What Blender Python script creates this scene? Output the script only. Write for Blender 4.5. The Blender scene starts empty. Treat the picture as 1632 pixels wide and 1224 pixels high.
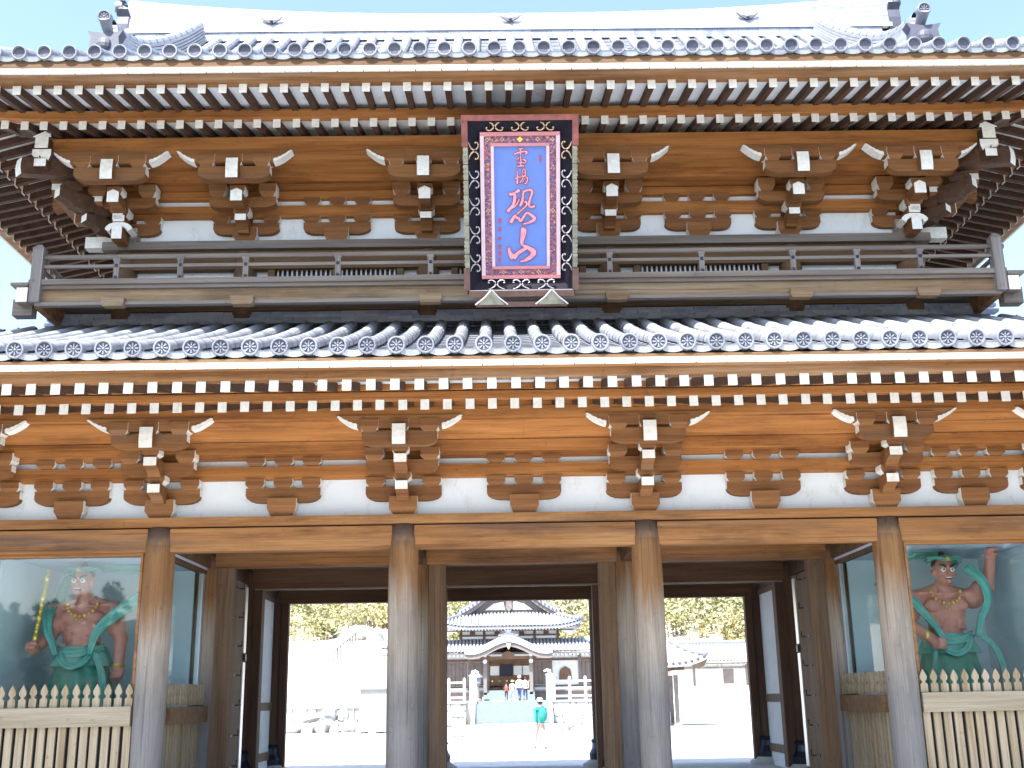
import bpy, math, random
from mathutils import Vector, Matrix
random.seed(7)
R = math.radians
S = bpy.context.scene
COL = S.collection

# ------------------------------------------------------------------ camera, sky, sun, exposure
EYE = 1.55
cam = bpy.data.cameras.new('camera'); camo = bpy.data.objects.new('camera', cam); COL.objects.link(camo)
cam.sensor_fit = 'HORIZONTAL'; cam.sensor_width = 36.0; cam.lens = 36.0 * 1800 / 1632
cam.clip_start = 0.1; cam.clip_end = 3000
yaw, pitch, roll = R(0.8), R(15.6), R(1.0)
fwd = Vector((math.sin(yaw) * math.cos(pitch), math.cos(yaw) * math.cos(pitch), math.sin(pitch)))
r0 = Vector((math.cos(yaw), -math.sin(yaw), 0)); u0 = r0.cross(fwd)
rt = r0 * math.cos(roll) - u0 * math.sin(roll); up = u0 * math.cos(roll) + r0 * math.sin(roll)
mw = Matrix((rt, up, -fwd)).transposed().to_4x4(); mw.translation = Vector((-0.355, -15.4, EYE))
camo.matrix_world = mw
S.camera = camo

SUN_EL, SUN_AZ = R(58.5), R(32)            # high, from the front left of the gate
sd = Vector((-math.sin(SUN_AZ) * math.cos(SUN_EL), -math.cos(SUN_AZ) * math.cos(SUN_EL), math.sin(SUN_EL)))
w = bpy.data.worlds.new('World'); S.world = w; w.use_nodes = True
nt = w.node_tree; bg = nt.nodes['Background']
sky = nt.nodes.new('ShaderNodeTexSky'); sky.sky_type = 'NISHITA'; sky.sun_disc = False
sky.sun_elevation = SUN_EL; sky.sun_rotation = math.atan2(sd.x, sd.y)
sky.altitude = 200; sky.air_density = 1.0; sky.dust_density = 2.0; sky.ozone_density = 1.0
nt.links.new(sky.outputs[0], bg.inputs['Color']); bg.inputs['Strength'].default_value = 0.13
sl = bpy.data.lights.new('sun', 'SUN'); sl.energy = 4.2; sl.angle = R(0.5); sl.color = (1, 0.97, 0.93)
so = bpy.data.objects.new('sun', sl); COL.objects.link(so)
so.rotation_euler = (-sd).to_track_quat('-Z', 'Y').to_euler(); so.location = (-20, -40, 60)
S.view_settings.view_transform = 'Standard'; S.view_settings.look = 'None'
S.view_settings.gamma = 1; S.view_settings.use_curve_mapping = False
S.view_settings.exposure = 2.0
S.render.engine = 'CYCLES'
S.cycles.use_denoising = True
S.cycles.max_bounces = 8; S.cycles.diffuse_bounces = 4; S.cycles.transparent_max_bounces = 8

# ------------------------------------------------------------------ materials
MATS = {}
def newmat(name):
    m = bpy.data.materials.new(name); m.use_nodes = True; MATS[name] = m
    n = m.node_tree.nodes; b = n['Principled BSDF']
    return m, m.node_tree, b
def ramp(t, stops):
    n = t.nodes.new('ShaderNodeValToRGB'); e = n.color_ramp.elements
    while len(e) < len(stops): e.new(0.5)
    for k, (p, c) in enumerate(stops): e[k].position = p; e[k].color = (*c, 1)
    return n
def coords(t, scale, obj=False):
    if obj: s = t.nodes.new('ShaderNodeTexCoord').outputs['Object']
    else: s = t.nodes.new('ShaderNodeNewGeometry').outputs['Position']
    mp = t.nodes.new('ShaderNodeMapping'); mp.inputs['Scale'].default_value = scale
    t.links.new(s, mp.inputs['Vector']); return mp.outputs[0]
def noise(t, vec, sc, det=4, rough=0.6):
    n = t.nodes.new('ShaderNodeTexNoise'); n.inputs['Scale'].default_value = sc
    n.inputs['Detail'].default_value = det; n.inputs['Roughness'].default_value = rough
    t.links.new(vec, n.inputs['Vector']); return n.outputs['Fac']
def mixc(t, fac, a, b, mode='MIX'):
    n = t.nodes.new('ShaderNodeMix'); n.data_type = 'RGBA'; n.blend_type = mode
    for sock, v in ((n.inputs[0], fac), (n.inputs[6], a), (n.inputs[7], b)):
        if hasattr(v, 'type') and hasattr(v, 'links'): t.links.new(v, sock)
        elif isinstance(v, tuple): sock.default_value = (*v, 1)
        else: sock.default_value = v
    return n.outputs[2]
def bump(t, b, h, dist, strength=0.6):
    n = t.nodes.new('ShaderNodeBump'); n.inputs['Distance'].default_value = dist
    n.inputs['Strength'].default_value = strength
    t.links.new(h, n.inputs['Height']); t.links.new(n.outputs[0], b.inputs['Normal'])

def wood(name, axis, dark, mid, light, grey=None, greyamt=0.5, rough=0.75, zgrade=None, foot=None, topdark=None, checks=False):
    m, t, b = newmat(name)
    sc = {'x': (0.45, 7, 7), 'y': (7, 0.45, 7), 'z': (7, 7, 0.4)}[axis]
    fine = {'x': (1.2, 60, 60), 'y': (60, 1.2, 60), 'z': (60, 60, 1.0)}[axis]
    g = noise(t, coords(t, sc), 1.0, 5, 0.6)
    r1 = ramp(t, [(0.25, dark), (0.5, mid), (0.75, light)]); t.links.new(g, r1.inputs[0])
    col = r1.outputs[0]
    f = noise(t, coords(t, fine), 1.0, 3, 0.7)
    r2 = ramp(t, [(0.3, (0.72, 0.70, 0.68)), (0.65, (1.06, 1.05, 1.04))]); t.links.new(f, r2.inputs[0])
    col = mixc(t, 1.0, col, r2.outputs[0], 'MULTIPLY')
    if grey:
        g2 = noise(t, coords(t, tuple(a * 0.35 for a in sc)), 1.3, 6, 0.65)
        if zgrade:     # old rain wear: greyer towards the foot of the post
            sep = t.nodes.new('ShaderNodeSeparateXYZ')
            t.links.new(coords(t, (1, 1, 1)), sep.inputs[0])
            mr = t.nodes.new('ShaderNodeMapRange'); mr.inputs[1].default_value = zgrade[0]; mr.inputs[2].default_value = zgrade[1]
            mr.inputs[3].default_value = 0.55; mr.inputs[4].default_value = -0.35
            t.links.new(sep.outputs[2], mr.inputs[0])
            ad = t.nodes.new('ShaderNodeMath'); ad.operation = 'ADD'
            t.links.new(g2, ad.inputs[0]); t.links.new(mr.outputs[0], ad.inputs[1]); g2 = ad.outputs[0]
        r3 = ramp(t, [(0.62 - 0.25 * greyamt, (0, 0, 0)), (0.85 - 0.2 * greyamt, (1, 1, 1))]); t.links.new(g2, r3.inputs[0])
        if foot:      # splash-back greying low on the post
            mf_ = t.nodes.new('ShaderNodeMapRange'); mf_.inputs[1].default_value = 0.9; mf_.inputs[2].default_value = 2.3
            mf_.inputs[3].default_value = 1.25; mf_.inputs[4].default_value = -0.45
            t.links.new(sep.outputs[2], mf_.inputs[0])
            af = t.nodes.new('ShaderNodeMath'); af.operation = 'ADD'; af.use_clamp = True
            t.links.new(mf_.outputs[0], af.inputs[0]); t.links.new(noise(t, coords(t, (5, 5, .5)), 1.0, 4, 0.6), af.inputs[1])
            grey = mixc(t, af.outputs[0], grey, foot)
        gc = mixc(t, 1.0, grey, r2.outputs[0], 'MULTIPLY')
        col = mixc(t, r3.outputs[0], col, gc)
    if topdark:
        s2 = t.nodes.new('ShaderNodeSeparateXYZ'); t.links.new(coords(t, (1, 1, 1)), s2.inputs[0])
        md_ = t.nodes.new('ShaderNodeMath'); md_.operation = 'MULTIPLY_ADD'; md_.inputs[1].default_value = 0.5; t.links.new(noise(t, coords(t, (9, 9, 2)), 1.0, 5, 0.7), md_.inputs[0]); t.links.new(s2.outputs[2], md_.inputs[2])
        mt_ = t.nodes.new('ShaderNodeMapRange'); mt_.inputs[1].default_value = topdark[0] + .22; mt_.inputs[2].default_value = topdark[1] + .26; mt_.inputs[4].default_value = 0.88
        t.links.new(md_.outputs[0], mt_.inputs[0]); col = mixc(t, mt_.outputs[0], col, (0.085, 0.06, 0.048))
    if checks:      # drying cracks along the grain and dark water marks
        cs = {'x': (0.35, 26, 26), 'y': (26, 0.35, 26), 'z': (26, 26, 0.30)}[axis]
        r5 = ramp(t, [(0.0, (0.25, 0.22, 0.20)), (0.325, (0.45, 0.40, 0.37)), (0.345, (1, 1, 1))]); t.links.new(noise(t, coords(t, cs), 1.0, 2, 0.4), r5.inputs[0])
        col = mixc(t, 0.55, col, r5.outputs[0], 'MULTIPLY')
        r6 = ramp(t, [(0.36, (0.42, 0.38, 0.38)), (0.50, (1, 1, 1)), (0.66, (1, 1, 1)), (0.76, (1.22, 1.2, 1.16))]); t.links.new(noise(t, coords(t, tuple(max(.5, a_ * .09) for a_ in cs)), 1.1, 7, 0.7), r6.inputs[0])
        col = mixc(t, 0.38 if axis == 'z' else 0.6, col, r6.outputs[0], 'MULTIPLY')
    sp = noise(t, coords(t, (1.0, 1.0, 1.0)), 9.0, 6, 0.75)
    r4 = ramp(t, [(0.28, (0.5, 0.46, 0.44)), (0.40, (1, 1, 1))]); t.links.new(sp, r4.inputs[0])
    col = mixc(t, 0.8, col, r4.outputs[0], 'MULTIPLY')
    t.links.new(col, b.inputs['Base Color']); b.inputs['Roughness'].default_value = rough
    b.inputs['Specular IOR Level'].default_value = 0.3
    bump(t, b, f, 0.004, 0.5)
    return m
OD, OM, OL = (0.22, 0.080, 0.020), (0.36, 0.148, 0.040), (0.47, 0.215, 0.072)
GREYW = (0.30, 0.245, 0.19)
wx = wood('sheltered_cedar_x', 'x', OD, OM, OL, checks=True)
wy = wood('dark_shaded_cedar_y', 'y', (0.045, 0.024, 0.015), (0.075, 0.038, 0.022), (0.12, 0.055, 0.028))  # dark wood, with eave and side shade put into its colour
wbr = wood('bracket_cedar', 'x', (0.14, 0.058, 0.020), (0.22, 0.096, 0.034), (0.30, 0.145, 0.055), (0.17,0.125,0.085), 0.28)
wbeam = wood('weathered_beam', 'x', (0.20, 0.085, 0.028), (0.31, 0.145, 0.05), (0.39, 0.21, 0.085), (0.10, 0.072, 0.06), 0.50, checks=True)
wfas = wood('weathered_fascia', 'x', (0.17, 0.075, 0.026), (0.27, 0.13, 0.048), (0.36, 0.20, 0.09), (0.40, 0.31, 0.215), 0.55, checks=True)
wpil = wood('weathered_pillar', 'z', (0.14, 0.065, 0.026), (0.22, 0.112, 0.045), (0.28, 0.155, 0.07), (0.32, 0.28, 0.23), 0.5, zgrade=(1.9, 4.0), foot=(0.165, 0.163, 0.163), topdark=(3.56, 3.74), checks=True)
wjamb = wood('door_jamb_wood', 'z', (0.11, 0.065, 0.038), (0.17, 0.105, 0.062), (0.22, 0.15, 0.09), (0.17, 0.15, 0.115), 0.3, checks=True)
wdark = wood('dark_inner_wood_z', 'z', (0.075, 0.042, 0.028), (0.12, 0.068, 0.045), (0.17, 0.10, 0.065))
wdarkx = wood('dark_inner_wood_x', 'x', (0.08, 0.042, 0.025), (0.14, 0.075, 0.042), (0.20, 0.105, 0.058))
wgx = wood('grey_rail_wood', 'x', (0.12, 0.095, 0.08), (0.19, 0.16, 0.135), (0.27, 0.235, 0.20), (0.20, 0.19, 0.18), 0.6)
wtan = wood('bleached_tan_board', 'x', (0.17, 0.10, 0.045), (0.23, 0.155, 0.085), (0.30, 0.23, 0.145), (0.28, 0.23, 0.165), 0.5, checks=True)
wgz = wood('grey_post_wood', 'z', (0.13, 0.115, 0.105), (0.20, 0.18, 0.17), (0.28, 0.26, 0.245))
wslat = wood('bleached_slat_wood', 'z', (0.22, 0.17, 0.10), (0.32, 0.265, 0.18), (0.40, 0.35, 0.27), (0.20, 0.11, 0.045), 0.30)
wpale = wood('pale_rail_wood', 'x', (0.22, 0.18, 0.12), (0.30, 0.26, 0.19), (0.36, 0.32, 0.25))
wbody = wood('upper_body_wood', 'x', (0.075, 0.04, 0.02), (0.13, 0.072, 0.034), (0.19, 0.11, 0.05))

def plain(name, col, rough=0.6, metal=0.0, var=0.12, sc=3.0, spec=0.4, bmp=0.0):
    m, t, b = newmat(name)
    n = noise(t, coords(t, (1, 1, 1)), sc, 6, 0.65)
    lo = tuple(c * (1 - var) for c in col); hi = tuple(min(1, c * (1 + var)) for c in col)
    r = ramp(t, [(0.3, lo), (0.7, hi)]); t.links.new(n, r.inputs[0])
    t.links.new(r.outputs[0], b.inputs['Base Color'])
    b.inputs['Roughness'].default_value = rough; b.inputs['Metallic'].default_value = metal
    b.inputs['Specular IOR Level'].default_value = spec
    if bmp: bump(t, b, noise(t, coords(t, (1, 1, 1)), sc * 8, 5, 0.7), bmp, 0.6)
    return m
white = plain('white_gofun_paint', (0.76, 0.755, 0.71), 0.8, var=0.12, sc=18)
plaster = plain('white_plaster', (0.72, 0.765, 0.80), 0.85, var=0.035, sc=2.0)
tile = None
def tilemat(name, lo, mid, hi, rough=0.42, metal=0.25):
    m, t, b = newmat(name)
    n = noise(t, coords(t, (1, 1, 1)), 5.0, 6, 0.7)
    oi = t.nodes.new('ShaderNodeObjectInfo')
    ad = t.nodes.new('ShaderNodeMath'); ad.operation = 'MULTIPLY_ADD'; ad.inputs[1].default_value = 0.35
    t.links.new(oi.outputs['Random'], ad.inputs[0]); t.links.new(n, ad.inputs[2])
    r = ramp(t, [(0.35, lo), (0.6, mid), (0.95, hi)]); t.links.new(ad.outputs[0], r.inputs[0])
    t.links.new(r.outputs[0], b.inputs['Base Color'])
    b.inputs['Roughness'].default_value = rough; b.inputs['Metallic'].default_value = metal
    bump(t, b, noise(t, coords(t, (1, 1, 1)), 60, 4, 0.7), 0.003, 0.5)
    return m
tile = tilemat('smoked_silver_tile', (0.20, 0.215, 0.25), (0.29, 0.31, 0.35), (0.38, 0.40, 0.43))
tilep = tilemat('shaded_pan_tile', (0.065, 0.072, 0.092), (0.105, 0.115, 0.14), (0.17, 0.18, 0.21), 0.55, 0.1)  # shade in the gaps between cover rows put into this darker colour
tiler = tilemat('grey_rim_tile', (0.12, 0.13, 0.16), (0.18, 0.195, 0.23), (0.25, 0.265, 0.30), 0.5, 0.1)
tilen = tilemat('dark_course_tile', (0.15, 0.17, 0.23), (0.24, 0.27, 0.34), (0.40, 0.43, 0.50), 0.4, 0.2)
tiled = tilemat('dark_tile_recess', (0.045, 0.05, 0.075), (0.065, 0.07, 0.10), (0.09, 0.095, 0.13), 0.6, 0.0)  # disc faces: shade of the lip put into the colour; carved tiles share it
iron = plain('black_iron', (0.03, 0.03, 0.035), 0.45, 0.6)
copper = plain('dark_bronze_shoe', (0.05, 0.06, 0.09), 0.4, 0.7)
alu = plain('aluminium_frame', (0.55, 0.57, 0.60), 0.35, 0.8, var=0.04)
gravel = None
def grime(m):
    t = m.node_tree; b = t.nodes['Principled BSDF']; src = b.inputs['Base Color'].links[0].from_socket
    r = ramp(t, [(0.30, (0.80, 0.77, 0.72)), (0.46, (1, 1, 1))]); t.links.new(noise(t, coords(t, (2.2, 2.2, 1.1)), 2.0, 7, 0.75), r.inputs[0])
    r2 = ramp(t, [(0.30, (0.72, 0.68, 0.62)), (0.37, (1, 1, 1))]); t.links.new(noise(t, coords(t, (9, 9, 5)), 2.0, 6, 0.8), r2.inputs[0])
    t.links.new(mixc(t, 0.8, mixc(t, 1.0, src, r.outputs[0], 'MULTIPLY'), r2.outputs[0], 'MULTIPLY'), b.inputs['Base Color'])
grime(plaster); grime(white)
def gravelmat():
    m, t, b = newmat('pale_gravel')
    n1 = noise(t, coords(t, (1, 1, 1)), 0.25, 5, 0.6); n2 = noise(t, coords(t, (1, 1, 1)), 35, 4, 0.8)
    r1 = ramp(t, [(0.3, (0.47, 0.465, 0.45)), (0.7, (0.59, 0.585, 0.58))]); t.links.new(n1, r1.inputs[0])
    r2 = ramp(t, [(0.3, (0.75, 0.75, 0.74)), (0.65, (1.1, 1.1, 1.1))]); t.links.new(n2, r2.inputs[0])
    t.links.new(mixc(t, 1.0, r1.outputs[0], r2.outputs[0], 'MULTIPLY'), b.inputs['Base Color'])
    b.inputs['Roughness'].default_value = 0.95; b.inputs['Specular IOR Level'].default_value = 0.1
    bump(t, b, n2, 0.02, 0.7); return m
gravel = gravelmat()
sandhill = plain('bleached_hillside_sand', (0.60, 0.56, 0.46), 0.95, var=0.14, sc=0.25, spec=0.1, bmp=0.05)
stone = plain('pale_granite', (0.56, 0.56, 0.54), 0.85, var=0.15, sc=2.5, spec=0.2, bmp=0.01)
rockm = plain('grey_volcanic_rock', (0.36, 0.36, 0.36), 0.9, var=0.35, sc=1.6, spec=0.2, bmp=0.03)
stepm = plain('bluish_step_stone', (0.19, 0.235, 0.25), 0.85, var=0.12, sc=3, spec=0.2, bmp=0.01)
hallwood = plain('hall_brown_wood', (0.14, 0.078, 0.048), 0.7, var=0.3, sc=3)
hallpost = plain('hall_grey_post_wood', (0.17, 0.145, 0.14), 0.75, var=0.2, sc=3)
hallroof = plain('hall_bright_tile', (0.36, 0.37, 0.40), 0.5, 0.1, var=0.12, sc=2)
copperroof = plain('hall_ridge_grey', (0.17, 0.18, 0.22), 0.5, 0.1, var=0.15, sc=2)
darkfill = plain('near_black_fill', (0.02, 0.02, 0.035), 0.7)  # near-black fill painting dark interiors as colour; also the hall curtain
paperscreen = plain('paper_screen', (0.62, 0.63, 0.62), 0.8, var=0.05)
# plaque
pred = plain('faded_red_lacquer', (0.20, 0.06, 0.05), 0.6, var=0.4, sc=7)
pgreen = plain('greenish_edge', (0.24, 0.23, 0.17), 0.6, var=0.35, sc=9)  # greyish green for the middle frame segments and foot gables
pblack = plain('black_lacquer', (0.010, 0.009, 0.016), 0.6, var=0.3, sc=5, spec=0.15)
ppink = plain('pink_lacquer_moulding', (0.50, 0.19, 0.21), 0.45, var=0.12, sc=6)
pwhitepink = plain('pale_inner_moulding', (0.60, 0.44, 0.48), 0.5, var=0.1, sc=6)
pblue = plain('bright_blue_panel', (0.12, 0.20, 0.52), 0.65, var=0.05, sc=5)
pletter = plain('pink_gold_lettering', (0.62, 0.27, 0.33), 0.5, var=0.25, sc=12)
poutline = plain('deep_red_letter_edge', (0.28, 0.03, 0.06), 0.55, var=0.2, sc=12)
psmall = plain('faint_red_lettering', (0.46, 0.06, 0.08), 0.5)
pscroll = plain('gilt_scroll_metal', (0.60, 0.42, 0.26), 0.4, 0.4, var=0.2, sc=8)
pscrollp = plain('pale_scroll_metal', (0.42, 0.39, 0.40), 0.4, 0.3, var=0.15, sc=8)
pgold = plain('gold_rosette', (0.80, 0.62, 0.12), 0.4, 0.4)
def brocade():
    m, t, b = newmat('carved_brocade_band')
    v = t.nodes.new('ShaderNodeTexVoronoi'); v.inputs['Scale'].default_value = 52
    t.links.new(coords(t, (1, 1, 1)), v.inputs['Vector'])
    r = ramp(t, [(0.0, (0.10, 0.05, 0.13)), (0.25, (0.32, 0.11, 0.11)), (0.6, (0.15, 0.09, 0.22)), (0.88, (0.55, 0.24, 0.12))])
    r.color_ramp.interpolation = 'CONSTANT'
    sp = t.nodes.new('ShaderNodeSeparateColor'); t.links.new(v.outputs['Color'], sp.inputs[0])
    t.links.new(sp.outputs[0], r.inputs[0]); t.links.new(r.outputs[0], b.inputs['Base Color'])
    b.inputs['Roughness'].default_value = 0.5; bump(t, b, v.outputs['Distance'], 0.01, 0.8); return m
pbroc = brocade()
# statues
nskin = plain('painted_statue_skin', (0.58, 0.22, 0.17), 0.4, var=0.15, sc=6)
ncloth = plain('turquoise_statue_cloth', (0.10, 0.36, 0.31), 0.5, var=0.22, sc=5)
ngreen = plain('green_statue_skirt', (0.04, 0.24, 0.17), 0.55, var=0.25, sc=5)
ngold = plain('statue_gold', (0.80, 0.58, 0.12), 0.3, 0.7)
nwhite = plain('statue_eye_white', (0.85, 0.85, 0.82), 0.3, var=0.02)
nblack = plain('statue_black', (0.02, 0.018, 0.018), 0.4)
nichewall = plain('niche_pale_wall', (0.62, 0.72, 0.78), 0.8, var=0.05, sc=1.0)
nicheceil = plain('niche_ceiling_paint', (0.50, 0.55, 0.70), 0.8, var=0.05, sc=1.0)
def glass(ior=1.9):
    m = bpy.data.materials.new('window_glass'); MATS['g' + str(ior)] = m; m.use_nodes = True; t = m.node_tree; n = t.nodes
    n.remove(n['Principled BSDF'])
    tr = n.new('ShaderNodeBsdfTransparent'); tr.inputs[0].default_value = (0.86, 0.92, 0.92, 1)
    gl = n.new('ShaderNodeBsdfGlossy'); gl.inputs['Roughness'].default_value = 0.02
    fr = n.new('ShaderNodeFresnel'); fr.inputs['IOR'].default_value = ior
    mx = n.new('ShaderNodeMixShader')
    ge = n.new('ShaderNodeNewGeometry'); mu = n.new('ShaderNodeMath'); mu.operation = 'SUBTRACT'; mu.use_clamp = True
    t.links.new(fr.outputs[0], mu.inputs[0]); t.links.new(ge.outputs['Backfacing'], mu.inputs[1])
    t.links.new(mu.outputs[0], mx.inputs[0]); t.links.new(tr.outputs[0], mx.inputs[1]); t.links.new(gl.outputs[0], mx.inputs[2])
    t.links.new(mx.outputs[0], n['Material Output'].inputs[0]); return m
glassm = glass(); glassc = glass(1.15)
def leafmat(name, cols):
    m, t, b = newmat(name)
    oi = noise(t, coords(t, (1, 1, 1)), 0.35, 3, 0.6)
    n2 = noise(t, coords(t, (1, 1, 1)), 3.5, 3, 0.8)
    a = t.nodes.new('ShaderNodeMath'); a.operation = 'MULTIPLY_ADD'; a.inputs[1].default_value = 0.6
    t.links.new(n2, a.inputs[0]); t.links.new(oi, a.inputs[2])
    r = ramp(t, [(0.5 + 0.2 * i, c) for i, c in enumerate(cols)]); t.links.new(a.outputs[0], r.inputs[0])
    t.links.new(r.outputs[0], b.inputs['Base Color']); b.inputs['Roughness'].default_value = 0.7
    b.inputs['Specular IOR Level'].default_value = 0.15
    return m
leafy = leafmat('spring_foliage', [(0.17, 0.18, 0.08), (0.30, 0.28, 0.13), (0.42, 0.38, 0.22)])
leafd = leafmat('dark_pine_foliage', [(0.08, 0.10, 0.05), (0.14, 0.16, 0.08), (0.20, 0.21, 0.11)])
bark = plain('bark', (0.25, 0.21, 0.16), 0.9)

# ------------------------------------------------------------------ mesh helpers
class MB:
    def __init__(s): s.v = []; s.f = []; s.m = []
    def quadbox(s, p, mi=0, caps=None):
        """p: 8 points, bottom 4 ccw (-x-y, +x-y, +x+y, -x+y) then top 4"""
        b = len(s.v); s.v += [tuple(q) for q in p]
        fs = {'-z': (0, 3, 2, 1), '+z': (4, 5, 6, 7), '-y': (0, 1, 5, 4), '+x': (1, 2, 6, 5), '+y': (2, 3, 7, 6), '-x': (3, 0, 4, 7)}
        for k, q in fs.items():
            s.f.append(tuple(b + i for i in q)); s.m.append((caps or {}).get(k, mi))
        return s
    def box(s, x0, x1, y0, y1, z0, z1, mi=0, caps=None):
        return s.quadbox([(x0, y0, z0), (x1, y0, z0), (x1, y1, z0), (x0, y1, z0), (x0, y0, z1), (x1, y0, z1), (x1, y1, z1), (x0, y1, z1)], mi, caps)
    def block(s, cx, cy, z0, z1, w_, d=None, taper=0.40, frac=0.42, mi=0, endmi=None, frontmi=None):
        """bearing block: square head over a tapered foot; ends (+-x) may be painted"""
        d = d or w_; h = z0 + (z1 - z0) * frac
        a, c = w_ / 2, d / 2; k = 1 - taper
        cp = {}
        if endmi is not None: cp['-x'] = cp['+x'] = endmi
        if frontmi is not None: cp['-y'] = frontmi
        s.quadbox([(cx - a * k, cy - c * k, z0), (cx + a * k, cy - c * k, z0), (cx + a * k, cy + c * k, z0), (cx - a * k, cy + c * k, z0),
                   (cx - a, cy - c, h), (cx + a, cy - c, h), (cx + a, cy + c, h), (cx - a, cy + c, h)], mi, cp)
        s.box(cx - a, cx + a, cy - c, cy + c, h + 0.0005, z1, mi, cp)
        return s
    def prism(s, prof, plane, c0, c1, mi=0, sidemi=None):
        """prof: closed 2D outline; plane 'xz' extrudes along y, 'yz' along x, 'xy' along z. sidemi(i) -> material of side face i"""
        b = len(s.v); n = len(prof)
        def P(a, c, e): return {'xz': (a, e, c), 'yz': (e, a, c), 'xy': (a, c, e)}[plane]
        for e in (c0, c1): s.v += [P(a, c, e) for a, c in prof]
        s.f.append(tuple(b + i for i in range(n))); s.m.append(mi)
        s.f.append(tuple(b + n + i for i in reversed(range(n)))); s.m.append(mi)
        for i in range(n):
            j = (i + 1) % n
            s.f.append((b + i, b + j, b + n + j, b + n + i)); s.m.append(sidemi(i) if sidemi else mi)
        return s
    def lathe(s, prof, seg=16, c=(0, 0, 0), axis='z', mi=0, caps=True):
        b = len(s.v)
        for r_, h in prof:
            for k in range(seg):
                a = 2 * math.pi * k / seg; x, y = r_ * math.cos(a), r_ * math.sin(a)
                s.v.append({'z': (c[0] + x, c[1] + y, c[2] + h), 'y': (c[0] + x, c[1] + h, c[2] + y), 'x': (c[0] + h, c[1] + x, c[2] + y)}[axis])
        for i in range(len(prof) - 1):
            for k in range(seg):
                k2 = (k + 1) % seg
                s.f.append((b + i * seg + k, b + i * seg + k2, b + (i + 1) * seg + k2, b + (i + 1) * seg + k)); s.m.append(mi)
        if caps:
            s.f.append(tuple(b + k for k in reversed(range(seg)))); s.m.append(mi)
            e = b + (len(prof) - 1) * seg; s.f.append(tuple(e + k for k in range(seg))); s.m.append(mi)
        return s
    def tube(s, path, rad, seg=6, mi=0):
        path = [Vector(p) for p in path]; b = len(s.v); n = len(path)
        rr = rad if isinstance(rad, (list, tuple)) else [rad] * n
        for i, p in enumerate(path):
            d = (path[min(i + 1, n - 1)] - path[max(i - 1, 0)])
            d = d.normalized() if d.length > 1e-9 else Vector((0, 0, 1))
            a = d.cross(Vector((0, 0, 1)));
            if a.length < 0.05: a = d.cross(Vector((0, 1, 0)))
            a.normalize(); c = d.cross(a)
            for k in range(seg):
                t_ = 2 * math.pi * k / seg
                s.v.append(tuple(p + (a * math.cos(t_) + c * math.sin(t_)) * rr[i]))
        for i in range(n - 1):
            for k in range(seg):
                k2 = (k + 1) % seg
                s.f.append((b + i * seg + k, b + (i + 1) * seg + k, b + (i + 1) * seg + k2, b + i * seg + k2)); s.m.append(mi)
        s.f.append(tuple(b + k for k in range(seg))); s.m.append(mi)
        e = b + (n - 1) * seg; s.f.append(tuple(e + k for k in reversed(range(seg)))); s.m.append(mi)
        return s
    def grid(s, fn, nu, nv, mi=0):
        b = len(s.v)
        for i in range(nu + 1):
            for j in range(nv + 1): s.v.append(tuple(fn(i / nu, j / nv)))
        for i in range(nu):
            for j in range(nv):
                a = b + i * (nv + 1) + j
                s.f.append((a, a + nv + 1, a + nv + 2, a + 1)); s.m.append(mi)
        return s
    def ball(s, c, r, seg=12, rings=8, mi=0, sc=(1, 1, 1), rot=None):
        b = len(s.v)
        for i in range(rings + 1):
            th = math.pi * (i / rings) * 0.998 + 0.001
            for k in range(seg):
                a = 2 * math.pi * k / seg
                p = Vector((math.sin(th) * math.cos(a) * r * sc[0], math.sin(th) * math.sin(a) * r * sc[1], math.cos(th) * r * sc[2]))
                if rot: p = rot @ p
                s.v.append(tuple(Vector(c) + p))
        for i in range(rings):
            for k in range(seg):
                k2 = (k + 1) % seg
                s.f.append((b + i * seg + k, b + (i + 1) * seg + k, b + (i + 1) * seg + k2, b + i * seg + k2)); s.m.append(mi)
        s.f.append(tuple(b + k for k in range(seg))); s.m.append(mi)
        e = b + rings * seg; s.f.append(tuple(e + k for k in reversed(range(seg)))); s.m.append(mi)
        return s
    def mesh(s, name, mats):
        me = bpy.data.meshes.new(name); me.from_pydata(s.v, [], s.f); me.update()
        for m in mats: me.materials.append(m)
        if len(mats) > 1: me.polygons.foreach_set('material_index', s.m)
        return me
    def build(s, name, mats, parent=None, smooth=False, loc=None, kind=None):
        if not isinstance(mats, (list, tuple)): mats = [mats]
        me = s.mesh(name, mats)
        if smooth: me.polygons.foreach_set('use_smooth', [True] * len(me.polygons)); 
        return link(me, name, parent, loc, kind=kind)
def link(me, name, parent=None, loc=None, rot=None, kind=None):
    o = bpy.data.objects.new(name, me); COL.objects.link(o)
    if parent: o.parent = parent
    if loc: o.location = loc
    if rot: o.rotation_euler = rot
    if kind: o['kind'] = kind
    return o
def empty(name, loc=(0, 0, 0), rz=0, parent=None):
    o = bpy.data.objects.new(name, None); COL.objects.link(o); o.location = loc; o.rotation_euler = (0, 0, rz)
    o.empty_display_size = 0.2
    if parent: o.parent = parent
    return o
def tag(o, label=None, cat=None, group=None, kind=None):
    if label: o['label'] = label
    if cat: o['category'] = cat
    if group: o['group'] = group
    if kind: o['kind'] = kind
    return o
def cp(src, parent, loc=None, rot=None, scale=None):
    o = src.copy(); COL.objects.link(o); o.parent = parent
    if loc is not None: o.location = loc
    if rot is not None: o.rotation_euler = rot
    if scale is not None: o.scale = scale
    return o
KIDS = {}
def kids(o): return [c for c in bpy.data.objects if c.parent == o]
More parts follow.
